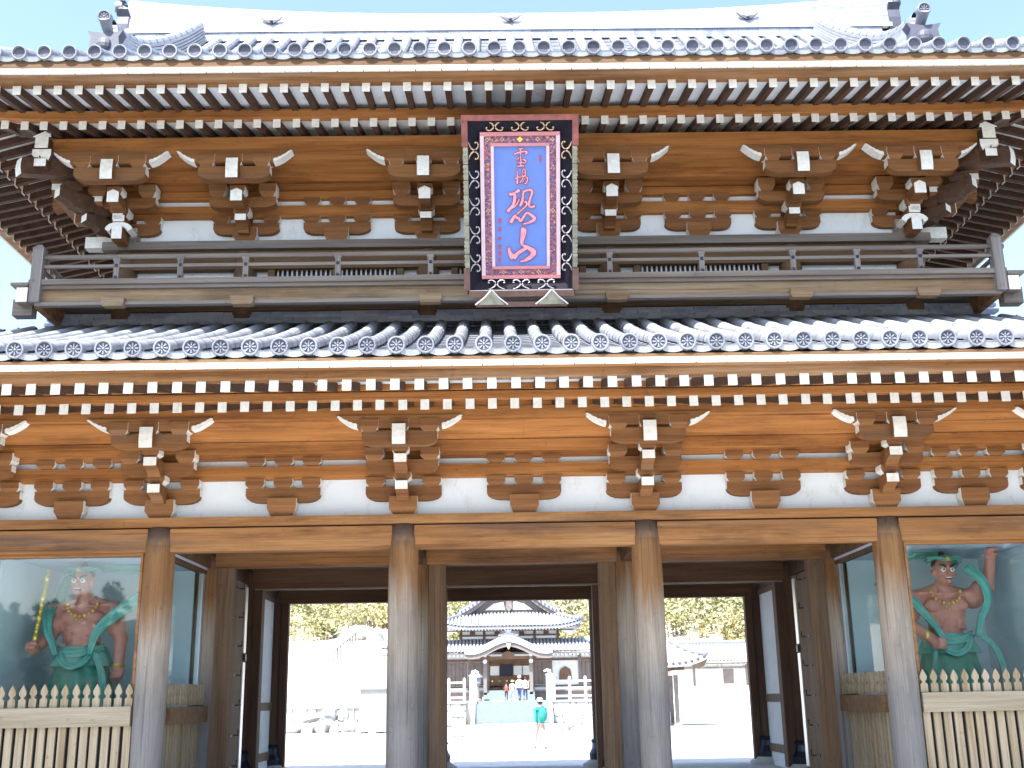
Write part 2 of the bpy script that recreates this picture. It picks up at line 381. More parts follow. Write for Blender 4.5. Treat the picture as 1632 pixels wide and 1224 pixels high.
def copy_tree(src, loc, rz=None, parent=None, children=None):
    o = src.copy(); COL.objects.link(o); o.location = loc
    if rz is not None: o.rotation_euler = (0, 0, rz)
    o.parent = parent
    for ch in (children if children is not None else kids(src)):
        c = ch.copy(); COL.objects.link(c); c.parent = o
        for g in kids(ch) if children is None else []:
            d = g.copy(); COL.objects.link(d); d.parent = c
    return o

# ================================================================== THE GATE
gate = empty('temple_gate', (0, 0, 0))
tag(gate, 'two-storey wooden temple gate with grey tiled roofs and white-tipped rafters', 'gate')
GX = [-7.4, -4.95, -1.65, 1.65, 4.95, 7.4]       # column lines
ROW = [0.0, 2.55, 5.3, 7.95]
FLOOR = 0.25

MB().box(-9.2, 9.2, -1.4, 8.6, -0.3, FLOOR).build('stone_platform', stone, gate)
# ---- columns
wtop = wood('stained_pillar_top', 'z', (0.05, 0.032, 0.024), (0.085, 0.055, 0.04), (0.13, 0.08, 0.05))
def pillar_mesh(r, z0, z1, mat, seg=28):
    m = MB(); h = z1 - z0
    m.lathe([(r * 0.98, z0), (r * 1.01, z0 + h * 0.3), (r, z0 + h * 0.75), (r * 0.975, z1 - 0.24)], seg, caps=False)
    m.lathe([(r * 0.975, z1 - 0.24), (r * 0.92, z1 - 0.14), (r * 0.80, z1)], seg, mi=1)
    me = m.mesh('pillar', [mat, mat]); me.polygons.foreach_set('use_smooth', [True] * len(me.polygons)); return me
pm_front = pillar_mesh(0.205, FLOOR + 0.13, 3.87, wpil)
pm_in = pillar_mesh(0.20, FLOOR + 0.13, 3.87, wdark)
base_me = MB().lathe([(0.40, FLOOR), (0.42, FLOOR + 0.05), (0.33, FLOOR + 0.10), (0.29, FLOOR + 0.14)], 24).mesh('plinth', [stone])
shoe_me = MB().lathe([(0.27, 0.0), (0.29, 0.14), (0.235, 0.24), (0.225, 0.34), (0.25, 0.38), (0.215, 0.42)], 24).mesh('pillar_shoe', [copper])
for ri, y in enumerate(ROW):
    for x in GX:
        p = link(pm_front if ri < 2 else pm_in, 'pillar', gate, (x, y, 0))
        link(base_me, 'plinth', p, (0, 0, 0))
        if ri >= 2: link(shoe_me, 'pillar_shoe', p, (0, 0, FLOOR + 0.11))
# ---- head beams on the front and sides, plate above
for i in range(5):
    x0, x1 = GX[i] + 0.15, GX[i + 1] - 0.15
    MB().box(x0, x1, -0.11, 0.11, 3.54, 3.85).build('head_beam', wbeam, gate)
MB().box(-8.0, 8.0, -0.19, 0.19, 3.872, 3.99).build('plate_beam', wbeam, gate)
for sx in (-1, 1):
    MB().box(sx * 7.4 - 0.19, sx * 7.4 + 0.19, 0.2, 8.0, 3.872, 3.99).build('plate_beam', wbeam, gate)
    MB().box(sx * 7.4 - 0.11, sx * 7.4 + 0.11, 0.15, 7.8, 3.54, 3.85).build('head_beam', wbeam, gate)
# ---- inner rows of beams
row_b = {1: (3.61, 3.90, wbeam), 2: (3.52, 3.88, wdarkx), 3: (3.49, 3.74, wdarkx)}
for ri in (1, 2, 3):
    z0, z1, mt = row_b[ri]
    for i in range(5):
        MB().box(GX[i] + 0.15, GX[i + 1] - 0.15, ROW[ri] - 0.11, ROW[ri] + 0.11, z0, z1).build('lintel_beam', mt, gate)
    if ri == 2:
        for i in (1, 2, 3): MB().box(GX[i] + 0.2, GX[i + 1] - 0.2, ROW[ri] - 0.135, ROW[ri] - 0.112, 3.515, 3.54).build('lintel_batten', wpale, gate)
MB().box(-7.4, 7.4, 7.86, 8.04, 3.745, 3.99).build('plate_beam', wdarkx, gate)
MB().box(-7.3, 7.3, 0.2, 7.84, 3.905, 3.94).build('unseen_ceiling_board', wdarkx, gate)  # unseen ceiling, added to keep sky light out of the passage
for x in GX[1:5]:      # beams running back from each front pillar
    for a, b_ in ((0, 1), (1, 2), (2, 3)):
        MB().box(x - 0.10, x + 0.10, ROW[a] + 0.16, ROW[b_] - 0.16, 3.60, 3.86).build('cross_beam', wdark if a else wbody, gate)
# ---- door jambs on the second row, leaf and side walls behind
for i, x in enumerate(GX[1:5]):
    for s_ in (-1, 1):
        if (x == -4.95 and s_ < 0) or (x == 4.95 and s_ > 0): continue
        a = x + s_ * 0.19; b_ = x + s_ * 0.45
        MB().box(min(a, b_), max(a, b_), 2.46, 2.64, FLOOR, 3.605).build('door_jamb', wjamb, gate)
        a2 = x + s_ * 0.17; b2 = x + s_ * 0.34
        MB().box(min(a2, b2), max(a2, b2), 5.18, 5.42, FLOOR, 3.515).build('inner_jamb', wdark, gate)
for sx in (-1, 1):
    X = 4.95 * sx
    # open door leaf folded back against the side wall
    lx = sx * 4.56
    leaf = MB().box(lx - 0.03, lx + 0.03, 2.70, 3.62, FLOOR + 0.1, 3.45).build('door_leaf', wjamb, gate)
    for k in range(7):
        zz = 0.62 + k * 0.45
        MB().box(lx - sx * 0.036 - 0.008, lx - sx * 0.036 + 0.008, 2.75, 2.98, zz, zz + 0.03).tube([(lx - sx * 0.05, 2.98, zz + .015), (lx - sx * 0.10, 3.02, zz + 0.015), (lx - sx * 0.10, 3.02, zz + 0.10)], 0.012, 6).build('hinge_strap', iron, leaf)
    MB().box(lx - sx * 0.038 - 0.008, lx - sx * 0.038 + 0.008, 3.42, 3.58, FLOOR + 0.2, 2.2).build('edge_strip', alu, leaf)
    MB().box(lx - sx * 0.038 - 0.008, lx - sx * 0.038 + 0.008, 3.42, 3.58, 2.35, 3.4).build('edge_strip', alu, leaf)
    MB().box(lx - sx * 0.05 - 0.02, lx - sx * 0.05 + 0.02, 3.45, 3.55, 2.22, 2.33).build('latch', iron, leaf)
    # boarded wall rows 2-3
    for k in range(9):
        y0 = 2.76 + k * 0.268
        MB().box(X - 0.04, X + 0.04, y0, y0 + 0.26, FLOOR, 3.6).build('wall_board', wdark, gate)
    # plaster wall rows 3-4 with a rail
    MB().box(X - 0.05, X + 0.05, 5.5, 7.75, FLOOR, 3.6).build('side_plaster_wall', plaster, gate)
    for z_ in (0.5, 1.42, 3.50): MB().box(X - 0.075, X + 0.075, 5.49, 7.76, z_, z_ + 0.15).build('wall_rail', wjamb, gate)
    # dark rear jamb
    MB().box(min(sx * 4.62, sx * 4.76), max(sx * 4.62, sx * 4.76), 7.87, 8.03, FLOOR, 3.495).build('inner_jamb', wdark, gate)

# ---- guardian niches
slat_me = MB().box(-0.048, 0.048, -0.02, 0.02, 0.3, 1.298).mesh('slat', [wslat])
def picket_mesh():
    m = MB()
    m.box(-0.048, 0.048, -0.02, 0.02, 1.545, 1.655)
    prof = [(-0.030, 1.655), (0.030, 1.655), (0.020, 1.685), (0.044, 1.715), (0.046, 1.75), (0.026, 1.795), (0.0, 1.84), (-0.026, 1.795), (-0.046, 1.75), (-0.044, 1.715), (-0.020, 1.685)]
    m.prism(prof, 'xz', -0.018, 0.018)
    return m.mesh('picket', [wslat])
pick_me = picket_mesh()
for sx in (-1, 1):
    xa, xb = (-7.19, -5.16) if sx < 0 else (5.16, 7.19)
    n = 15
    for k in range(n):
        x = xa + 0.05 + k * (xb - xa - 0.1) / (n - 1)
        j = random.uniform(-0.004, 0.004)
        link(slat_me, 'slat', gate, (x + j, -0.04 + j, 0), (0, R(random.uniform(-.15, .15)), 0))
        link(pick_me, 'picket', gate, (x + j, -0.06 + j, random.uniform(-0.006, 0.006)))
    MB().box(xa, xb, -0.12, 0.02, 1.30, 1.545).build('fence_rail', wpale, gate)
    MB().box(xa, xb, -0.10, 0.02, 0.27, 0.42).build('fence_rail', wpale, gate)
    # near-black sheet: the shade behind the slats put into its colour
    MB().box(xa, xb, 0.03, 0.06, FLOOR, 1.5).build('fence_backing', darkfill, gate)
    # window frame and glass
    MB().box(xa, xb, -0.03, 0.09, 3.50, 3.54).build('window_frame', wbeam, gate)
    for xx in (xa, xb - 0.035): MB().box(xx, xx + 0.035, -0.03, 0.09, 1.545, 3.50).build('window_frame', wbeam, gate)
    MB().box(xa + 0.035, xb - 0.035, 0.06, 0.07, 1.55, 3.50).build('window_pane', glassm, gate)
    # room
    MB().box(min(sx * 5.08, sx * 7.3), max(sx * 5.08, sx * 7.2), 2.32, 2.36, FLOOR, 3.555).build('niche_wall', nichewall, gate)
    MB().box(sx * 7.17 - 0.03, sx * 7.17 + 0.03, 0.2, 2.32, FLOOR, 3.555).build('niche_wall', nichewall, gate)
    MB().box(min(sx * 4.9, sx * 7.4), max(sx * 4.9, sx * 7.4), 0.13, 2.62, 3.56, 3.60).build('niche_ceiling', nicheceil, gate)
    MB().box(min(sx * 5.0, sx * 7.13), max(sx * 5.0, sx * 7.13), 0.12, 2.31, 1.0, 1.05).build('niche_floor', wdark, gate)
    # side of niche facing the passage: slats, beam, small pickets, glass with aluminium frame
    X = sx * 4.95
    for k in range(14):
        y = 0.28 + k * 0.156
        link(slat_me, 'slat', gate, (X - sx * 0.03, y, 0), (0, 0, R(90)))
        pk = link(pick_me, 'picket', gate, (X - sx * 0.10, y, 0), (0, 0, R(90)))
    MB().box(X - sx * 0.12 - 0.09, X - sx * 0.12 + 0.09, 0.22, 2.2, 1.30, 1.53).build('fence_rail', wbody, gate)
    MB().box(X + sx * 0.02 - 0.02, X + sx * 0.02 + 0.02, 0.2, 2.36, FLOOR, 1.52).build('fence_backing', wbody, gate)
    MB().box(X - 0.006, X + 0.006, 0.24, 2.22, 1.6, 3.5).build('window_pane', glassc, gate)
    for yy in (2.22, 2.30): MB().box(X - 0.035, X + 0.035, yy, yy + 0.045, 1.56, 3.5).build('window_frame', alu, gate)
    MB().box(X - 0.03, X + 0.03, 0.22, 2.22, 1.56, 1.60).build('window_frame', alu, gate)
    MB().box(X - 0.05, X + 0.05, 0.2, 2.36, 3.5, 3.56).build('window_frame', wbody, gate)

# ---- bracket clusters
BW = [wbr, white]
def arm(name, L, z0, z1, y, d, parent, x0=0.0, ends=True):
    h = z1 - z0; zc = z0 + 0.5 * h; pr = [(L, z1), (-L, z1), (-L, zc)]
    for k in range(1, 5):
        a = math.pi / 2 * k / 4
        pr.append((-L + 1.0 * h * (1 - math.cos(a)), zc - (zc - z0) * math.sin(a)))
    pr2 = [(-a, b) for a, b in reversed(pr[2:])]
    prof = pr + pr2
    n = len(prof)
    prof = [(a + x0, b) for a, b in prof]
    def sm(i): return 1 if ends and (i == 1 or i == n - 1) else 0
    return MB().prism(prof, 'xz', y - d / 2, y + d / 2, 0, sm).build(name, BW, parent)
def blk(cx, y, z0, z1, w_, parent, d=None, name='bearing_block', end=True):
    return MB().block(cx, y, z0, z1, w_, d, endmi=1 if end else None).build(name, BW, parent)
def nose(y1, z0, z1, w_, parent, name='bracket_nose', y0=0.0, point=0.0):
    h = z1 - z0
    pr = [(y0, z1), (y1, z1), (y1, z0)]
    if point: pass
    for k in range(1, 5):
        a = math.pi / 2 * k / 4
        pr.append((y1 + 0.22 * math.sin(a), z0 - 0.07 * (1 - math.cos(a)) - 0.01 * k))
    pr.append((y0, z0 - 0.10))
    return MB().prism(pr, 'yz', -w_ / 2, w_ / 2, 0, lambda i: 1 if i == 1 else 0).build(name, BW, parent)
def tail(y1, z0, z1, w_, parent, slope=0.32, y0=0.1, bulge=0.02):
    """tail rafter: slopes down outwards, its cut end painted white"""
    m = MB(); dy = y0 - y1
    pr = [(y0, z0 + slope * dy), (y0, z1 + slope * dy), (y1 + 0.02, z1), (y1 + 0.008, z0 + (z1 - z0) * .66), (y1 + 0.010, z0 + (z1 - z0) * .33), (y1 + 0.028, z0)]
    m.prism(pr, 'yz', -w_ / 2, w_ / 2, 0, lambda i: 1 if i in (2, 3, 4) else 0)
    return m.build('tail_rafter', BW, parent)
def boat(B, z0, z1, y, d, parent):
    cw = 0.27; N = 8; H = z1 - 0.012 - z0
    cv = [(-B + cw * (k / N), z0 + H * (1 - k / N) ** 1.55) for k in range(N + 1)]
    pr = [(-B - 0.004, z1)] + cv
    prof = pr + [(-a, b_) for a, b_ in reversed(pr)]
    n = len(prof)
    o = MB().prism(prof, 'xz', y - d / 2, y + d / 2, 0, lambda i: 1 if (1 <= i < N + 1 or N + 2 <= i < n - 2) else 0).build('boat_arm', BW, parent)
    for s_ in (-1, 1):
        m = MB()
        def inner(k):
            (a0, b0) = cv[k]; t_ = (k + .5) / (N + 1); th = 0.030 + 0.022 * t_
            th *= 1.12 if k % 2 else 0.9
            ang = math.pi / 2 * k / N
            return (a0 + th * math.cos(ang) * .9, min(z1 - .001, b0 + th * math.sin(ang) * .9 + 0.006))
        for k in range(N):
            q = [cv[k], cv[k + 1], inner(k + 1), inner(k)]
            if s_ < 0: q = [(-a, b_) for a, b_ in reversed(q)]
            m.prism(q, 'xz', y - d / 2 - 0.006, y - d / 2 + 0.01)
        m.build('painted_end', white, parent)
    return o

LP = dict(ws=0.385, d1=0.25, wa=(0.20, 0.40), wL=0.52, wb=(0.385, 0.525), tie=(0.52, 0.70), n0=(-0.49, 0.29, 0.405),
          y1=-0.30, b1=(0.42, 0.54), a1=(0.545, 0.715), L1=0.49, bb1=(0.70, 0.875), n1=(-0.72, 0.61, 0.725),
          b2=(-0.60, 0.73, 0.84), tail=(-0.98, 0.80, 1.075), y3=-0.75, a3=(0.815, 1.0), L3=0.50, bb3=(0.99, 1.165), boat=(1.05, 1.215), B=0.83)
UP = dict(ws=0.36, d1=0.22, wa=(0.13, 0.32), wL=0.50, wb=(0.30, 0.415), tie=(0.41, 0.60), n0=(-0.50, 0.19, 0.29),
          y1=-0.34, b1=(0.30, 0.42), a1=(0.43, 0.60), L1=0.50, bb1=(0.60, 0.80), n1=(-0.82, 0.36, 0.56),
          b2=(-0.66, 0.50, 0.62), tail=(-1.18, 0.565, 0.87), y3=-0.95, a3=(0.60, 0.80), L3=0.52, bb3=(0.80, 0.985), boat=(0.855, 1.045), B=0.84)
def make_cluster(P, loc, point=False):
    w_ = P['ws']
    m = MB().block(0, 0, 0.0, P['d1'], w_, 0.36, taper=0.30, frac=0.34, endmi=1)
    root = m.build('bracket_cluster', BW, gate, loc=loc)
    arm('wall_arm', P['wL'], *P['wa'], -0.02, 0.15, root)
    for x in (-0.385, 0.385): blk(x, -0.02, *P['wb'], 0.255, root, 0.24)
    nose(P['n0'][0], P['n0'][1], P['n0'][2], 0.165, root)
    blk(0, P['y1'], *P['b1'], 0.24, root)
    arm('bracket_arm', P['L1'], *P['a1'], P['y1'], 0.15, root)
    for x in (-0.375, 0.375): blk(x, P['y1'], *P['bb1'], 0.255, root, 0.24)
    if point:
        a_, b_ = P['n1'][1], P['n1'][2]
        MB().prism([(-.085, a_), (.085, a_), (.085, b_ - .045), (0, b_), (-.085, b_ - .045)], 'xz', P['n1'][0], P['n1'][0] + 0.012).build('painted_end', white, root)
        MB().prism([(-.08, a_), (.08, a_), (.08, b_ - .05), (0, b_ - .005), (-.08, b_ - .05)], 'xz', P['n1'][0] + 0.012, 0.1).build('bracket_nose', wbr, root)
    else: nose(P['n1'][0], P['n1'][1], P['n1'][2], 0.17, root)
    blk(0, P['b2'][0], P['b2'][1], P['b2'][2], 0.22, root)
    tail(P['tail'][0], P['tail'][1], P['tail'][2], 0.175, root)
    arm('bracket_arm', P['L3'], *P['a3'], P['y3'], 0.15, root)
    for x in (-0.40, 0.0, 0.40): blk(x, P['y3'], *P['bb3'], 0.25, root, 0.24)
    boat(P['B'], *P['boat'], P['y3'] - 0.02, 0.16, root)
    return root
def make_small(P, loc):
    m = MB().block(0, 0, 0.0, P['d1'], P['ws'] * 1.02, 0.34, taper=0.26, endmi=1)
    root = m.build('small_bracket_cluster', BW, gate, loc=loc)
    arm('wall_arm', 0.51, *P['wa'], -0.01, 0.15, root)
    for x in (-0.385, 0.0, 0.385): blk(x, -0.01, *P['wb'], 0.255, root, 0.22)
    z0 = P['tie'][1] + 0.002
    for x in (-0.385, 0.0, 0.385): blk(x, -0.01, z0, z0 + 0.12, 0.25, root, 0.22)
    return root
def bracket_row(P, z, xs, mids, y, sides=()):
    c = make_cluster(P, (xs[0], y, z), P is UP); ch = kids(c)
    for x in xs[1:]: copy_tree(c, (x, y, z), children=ch, parent=gate)
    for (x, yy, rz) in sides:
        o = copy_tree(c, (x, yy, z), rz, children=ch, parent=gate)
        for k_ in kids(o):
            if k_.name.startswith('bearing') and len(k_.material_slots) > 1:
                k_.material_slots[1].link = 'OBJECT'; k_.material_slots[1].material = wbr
    s_ = make_small(P, (mids[0], y, z)); ch2 = kids(s_)
    for x in mids[1:]: copy_tree(s_, (x, y, z), children=ch2, parent=gate)
LZ, UZ, UY = 3.992, 8.27, 0.6
UX = [-5.92, -4.125, -1.375, 1.375, 4.125, 5.92]
UROW = [0.6, 3.975, 7.35]
bracket_row(LP, LZ, GX, [0.0, -3.3, 3.3, -6.175, 6.175], 0.0)
side_cl = []
for sx in (-1, 1):
    for yy in UROW: side_cl.append((sx * 5.92, yy, R(90) * sx))
bracket_row(UP, UZ, UX, [-2.75, 2.75, 0.0], UY, side_cl)

# diagonal arms and hip noses at the upper corners
for sx in (-1, 1):
    for yy, dy in ((0.6, -1), (7.35, 1)):
        c = empty('corner_bracket', (sx * 5.92, yy, UZ), math.atan2(dy, sx) + math.pi / 2, gate)
        nose(-0.72, 0.19, 0.30, 0.17, c); nose(-1.15, 0.45, 0.58, 0.17, c)
        blk(0, -0.50, 0.31, 0.44, 0.24, c, end=False); blk(0, -0.95, 0.59, 0.70, 0.24, c, end=False)
        tail(-1.75, 0.60, 0.86, 0.18, c, 0.26)
        MB().block(0, -1.38, 0.86, 1.02, 0.25).build('bearing_block', BW, c)
        if dy < 0:
            k = MB(); arc = []
            for i in range(9):
                t_ = math.pi * i / 8; arc.append((0.20 * math.cos(t_), 0.08 + 0.11 * math.sin(t_)))
            inn = [(0.13 * math.cos(math.pi * i / 8), 0.04 + 0.08 * math.sin(math.pi * i / 8)) for i in reversed(range(9))]
            k.prism(arc + inn, 'xz', -0.36, -0.10, 1)
            k.box(-0.075, 0.075, -0.42, -0.10, -0.10, 0.10, 0, {'-y': 1, '-z': 0})
            me = k.mesh('carved_beam_end', [wbr, white])
            link(me, 'carved_beam_end', gate, (sx * 5.92, yy - 0.12, UZ + 0.0), (0, 0, 0))
            k = MB().box(-0.09, 0.09, -0.50, -0.10, -0.06, 0.12, 1); me = k.mesh('carved_beam_end', [wbr, white])
            link(me, 'carved_beam_end', gate, (sx * 6.04, yy, UZ + 0.0), (0, 0, R(90) * sx))

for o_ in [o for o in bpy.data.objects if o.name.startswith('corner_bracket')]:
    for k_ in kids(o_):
        k_.material_slots[0].link = 'OBJECT'; k_.material_slots[0].material = wy  # corner arms take the dark cedar: side shade painted as colour
for sx in (-1, 1):      # stacked painted beam ends where the eave purlins cross
    st_ = empty('corner_stack', (sx * 6.87, -0.42, UZ), 0, gate)
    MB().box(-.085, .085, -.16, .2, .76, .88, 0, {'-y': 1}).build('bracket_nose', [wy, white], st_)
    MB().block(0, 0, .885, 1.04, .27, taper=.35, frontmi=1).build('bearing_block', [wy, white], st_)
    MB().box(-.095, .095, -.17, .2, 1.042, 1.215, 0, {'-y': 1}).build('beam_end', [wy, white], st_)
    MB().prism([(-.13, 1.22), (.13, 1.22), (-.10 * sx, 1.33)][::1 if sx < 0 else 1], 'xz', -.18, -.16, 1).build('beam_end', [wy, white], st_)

# ---- lower wall band, tie beams, soffit
MB().box(-7.5, 7.5, 0.02, 0.08, LZ - 0.002, LZ + 0.88).build('plaster_wall', plaster, gate)
MB().box(-7.6, 7.6, -0.09, 0.02, LZ + 0.52, LZ + 0.70).build('tie_beam', wx, gate)
MB().box(-7.9, 7.9, -0.10, 0.09, LZ + 0.80, LZ + 0.885).build('tie_beam', wx, gate)
MB().box(-7.8, 7.8, -0.36, -0.24, LZ + 0.84, LZ + 0.98).build('tie_beam', wx, gate)
def soffit(name, x0, x1, ya, za, yb, zb, th, n, mat):
    wdt = (x1 - x0) / n
    for k in range(n):
        a = x0 + k * wdt; b = a + wdt - 0.0015
        MB().quadbox([(a, yb, zb), (b, yb, zb), (b, ya, za), (a, ya, za), (a, yb, zb + th), (b, yb, zb + th), (b, ya, za + th), (a, ya, za + th)]).build(name, mat, gate)
soffit('soffit_board', -7.8, 7.8, -0.23, LZ + 0.93, -0.70, LZ + 1.17, 0.02, 4, wx)
soffit('soffit_board', -7.8, 7.8, 0.05, LZ + 0.88, -0.24, LZ + 0.90, 0.02, 4, wx)
MB().box(-8.2, 8.2, -0.82, -0.68, LZ + 1.192, LZ + 1.33).build('eave_purlin', wx, gate)
MB().box(-8.2, 8.2, -0.80, -0.77, LZ + 1.332, LZ + 1.56).build('rafter_filler', wx, gate)
# side walls of the lower storey (plain)
for sx in (-1, 1):
    MB().box(sx * 7.4 - 0.04, sx * 7.4 + 0.04, 0.25, 7.9, FLOOR, 3.53).build('side_plaster_wall', plaster, gate)
    MB().box(sx * 7.4 - 0.04, sx * 7.4 + 0.04, 0.1, 7.95, LZ, LZ + 1.3).build('side_plaster_wall', plaster, gate)
MB().box(-7.4, 7.4, 7.93, 8.0, LZ, LZ + 1.3).build('plaster_wall', plaster, gate)

# ---- rafters and eaves
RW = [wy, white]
def rafter_mesh(name, L, w_, h, slope, ph=None):
    """tip at origin (top front), running back +y and up"""
    m = MB(); dz = L * slope
    k = w_ * 0.36; hh = h * 0.86
    m.quadbox([(-k, 0, -hh), (k, 0, -hh), (k, L, dz - hh), (-k, L, dz - hh), (-k, 0, 0), (k, 0, 0), (k, L, dz), (-k, L, dz)], 0)
    # painted end cap, a hair proud
    m.box(-w_ / 2, w_ / 2, -0.012, 0.0, -h, 0.002, 1)
    return m.mesh(name, RW)
def lift_fn(hx, hy0, hy1, k=0.05, reach=2.6):
    cx_, cy_ = 0, (hy0 + hy1) / 2; hw, hd = hx, (hy1 - hy0) / 2
    def f(x, y):
        dx, dy = hw - abs(x), hd - abs(y - cy_)
        t_ = max(0.0, reach - max(dx, dy)) if True else 0
        return k * t_ * t_
    return f
def eaves(E):
    """E: dict with hx (half width to tile edge), y0,y1 (tile edges), wall y, tips and heights"""
    lf = lift_fn(E['hx'], E['y0'], E['y1'])
    s = 0.275
    fl, bl = E['fly'], E['base']                      # (offset of tip from tile edge, z top of tip, length)
    cache = {}
    def rmesh(kind, L, slope):
        key = (kind, round(L, 2))
        if key not in cache: cache[key] = rafter_mesh(kind, round(L, 2), 0.106, 0.125, slope)
        return cache[key]
    def put(kind, off, z, L, slope):
        for side in E['sides']:
            ln = (E['hx'] if side in 'fb' else (E['y1'] - E['y0']) / 2)
            cy = (E['y0'] + E['y1']) / 2
            nmax = int((ln - off) / s)
            lim = E['lim'] if side in 'fb' else nmax
            for k in range(-min(nmax, lim), min(nmax, lim) + 1):
                a = (k + 0.5) * s if side in 'fb' else k * s
                room = (ln - abs(a)) - off            # stay outside the hip line
                if room < 0.15: continue
                if side in 'lr' and cy + a > E.get('side_to', 99): continue
                L2 = min(L, max(0.2, room + 0.05))
                if side == 'f': x, y, rz = a, E['y0'] + off, 0
                elif side == 'b': x, y, rz = a, E['y1'] - off, math.pi
                elif side == 'l': x, y, rz = -E['hx'] + off, cy + a, -math.pi / 2
                else: x, y, rz = E['hx'] - off, cy + a, math.pi / 2
                link(rmesh(kind, L2, slope), kind, gate, (x + random.uniform(-.003, .003), y + random.uniform(-.004, .004), z + lf(x, y) - random.uniform(0, .003)), (0, R(random.uniform(-1, 1)), rz + R(random.uniform(-.3, .3))))
    put('flying_rafter', fl[0], fl[1], fl[2], fl[3])
    put('base_rafter', bl[0], bl[1], bl[2], bl[3])
    # long members following the eave line, built on each side as swept strips
    def sweep(name, mat, off, z0, z1, th, sides, n=48, extra=0.0, parent=gate):
        for side in sides:
            ln = (E['hx'] if side in 'fb' else (E['y1'] - E['y0']) / 2) - off
            cy = (E['y0'] + E['y1']) / 2
            m = MB()
            for k in range(n):
                q = []
                for a in (-ln + 2 * ln * k / n, -ln + 2 * ln * (k + 1) / n):
                    mit = lambda o_, a_: a_ * (1 - (o_ - 0) / ln) if False else a_
                    if side == 'f': P_ = lambda o_, a_=a: (a_, E['y0'] + off + o_)
                    elif side == 'b': P_ = lambda o_, a_=a: (-a_, E['y1'] - off - o_)
                    elif side == 'l': P_ = lambda o_, a_=a: (-E['hx'] + off + o_, cy - a_)
                    else: P_ = lambda o_, a_=a: (E['hx'] - off - o_, cy + a_)
                    q.append((P_(0), P_(th), lf(*P_(0))))
                (f0, b0, l0), (f1, b1, l1) = q
                m.quadbox([(*f0, z0 + l0), (*f1, z0 + l1), (*b1, z0 + l1), (*b0, z0 + l0), (*f0, z1 + l0), (*f1, z1 + l1), (*b1, z1 + l1), (*b0, z1 + l0)])
            # drop inner dividing faces
            keep = [(f, mm) for i, (f, mm) in enumerate(zip(m.f, m.m)) if not (i % 6 in (3, 5) and 0 < i // 6 < n - 1)]
            m.f = [a for a, _ in keep]; m.m = [b for _, b in keep]
            m.build(name, mat, parent)
    for nm, mt, off, z0, z1, th in E['strips']: sweep(nm, mt, off, z0, z1, th, 'fblr')
    # painted strip under the tiles in short joined lengths
    off, z0, z1 = E['white']
    n = int(2 * (E['hx'] - off) / 0.345); a0 = -n * 0.345 / 2
    for side in 'f':
        for k in range(n):
            xa, xb = a0 + k * 0.345 + 0.012, a0 + (k + 1) * 0.345
            la, lb = lf(xa, E['y0']), lf(xb, E['y0']); ya = E['y0'] + off + random.uniform(0, .003)
            MB().quadbox([(xa, ya, z0 + la), (xb, ya, z0 + lb), (xb, ya + .045, z0 + lb), (xa, ya + .045, z0 + la), (xa, ya, z1 + la), (xb, ya, z1 + lb), (xb, ya + .045, z1 + lb), (xa, ya + .045, z1 + la)]).build('painted_eave_board', white, gate)
    sweep('painted_eave_edge', white, off, z0, z1, 0.045, 'blr')
    # boards above the rafters
    for (nm, mt, o0, zz0, o1, zz1) in E['decks']:
        for side in 'fblr':
            ln = (E['hx'] if side in 'fb' else (E['y1'] - E['y0']) / 2); cy = (E['y0'] + E['y1']) / 2
            def fn(u, v, side=side, ln=ln, cy=cy):
                o_ = o0 + (o1 - o0) * v; half = ln - o_; a = -half + 2 * half * u
                if side == 'f': x, y = a, E['y0'] + o_
                elif side == 'b': x, y = a, E['y1'] - o_
                elif side == 'l': x, y = -E['hx'] + o_, cy + a
                else: x, y = E['hx'] - o_, cy + a
                ex = (x, y)
                sx_ = x if side in 'fb' else math.copysign(E['hx'], x)
                sy_ = y if side in 'lr' else (E['y0'] if side == 'f' else E['y1'])
                l_ = lf(sx_, sy_) * (1 - v * 0.0)
                return (x, y, zz0 + (zz1 - zz0) * v + l_)
            g = MB().grid(fn, 40, 2); g.build(nm, mt, gate)
    return lf
LOW = dict(hx=10.6, y0=-3.2, y1=11.15, sides='flr', lim=36, side_to=3.2,
    fly=(0.20, 5.09, 1.35, 0.24), base=(1.20, 5.11, 3.1, 0.28), white=(-0.02, 5.186, 5.246),
    strips=[('eave_fascia', wfas, 0.14, 5.092, 5.182, 0.16), ('eave_under_board', wfas, 0.03, 5.184, 5.246, 0.25), ('eave_edge_board', wbody, 0.02, 5.248, 5.30, 0.3), ('rafter_rail', wx, 1.17, 5.115, 5.205, 0.14), ('rafter_filler', wx, 1.10, 5.208, 5.285, 0.03), ('rafter_filler', plaster, 1.10, 5.287, 5.37, 0.03)],  # plaster filler: white strip added to stand for the lit deck edge
    decks=[('rafter_deck', plaster, 0.32, 5.135, 1.5, 5.42), ('rafter_deck', white, 1.28, 5.145, 3.6, 5.80)])
UPP = dict(hx=9.15, y0=-2.15, y1=10.1, sides='flr', lim=33,
    fly=(0.34, 9.583, 1.30, 0.22), base=(1.28, 9.57, 2.0, 0.28), white=(0.02, 9.592, 9.656),
    strips=[('eave_under_board', wfas, 0.07, 9.586, 9.652, 0.23), ('eave_fascia', wfas, 0.302, 9.589, 9.72, 0.12), ('eave_edge_board', wbody, 0.04, 9.659, 9.775, 0.3), ('rafter_rail', wx, 1.20, 9.573, 9.69, 0.14)],
    decks=[('rafter_deck', plaster, 0.42, 9.602, 1.6, 9.86), ('rafter_deck', white, 1.36, 9.60, 3.3, 10.14)])
lfL = eaves(LOW); lfU = eaves(UPP)

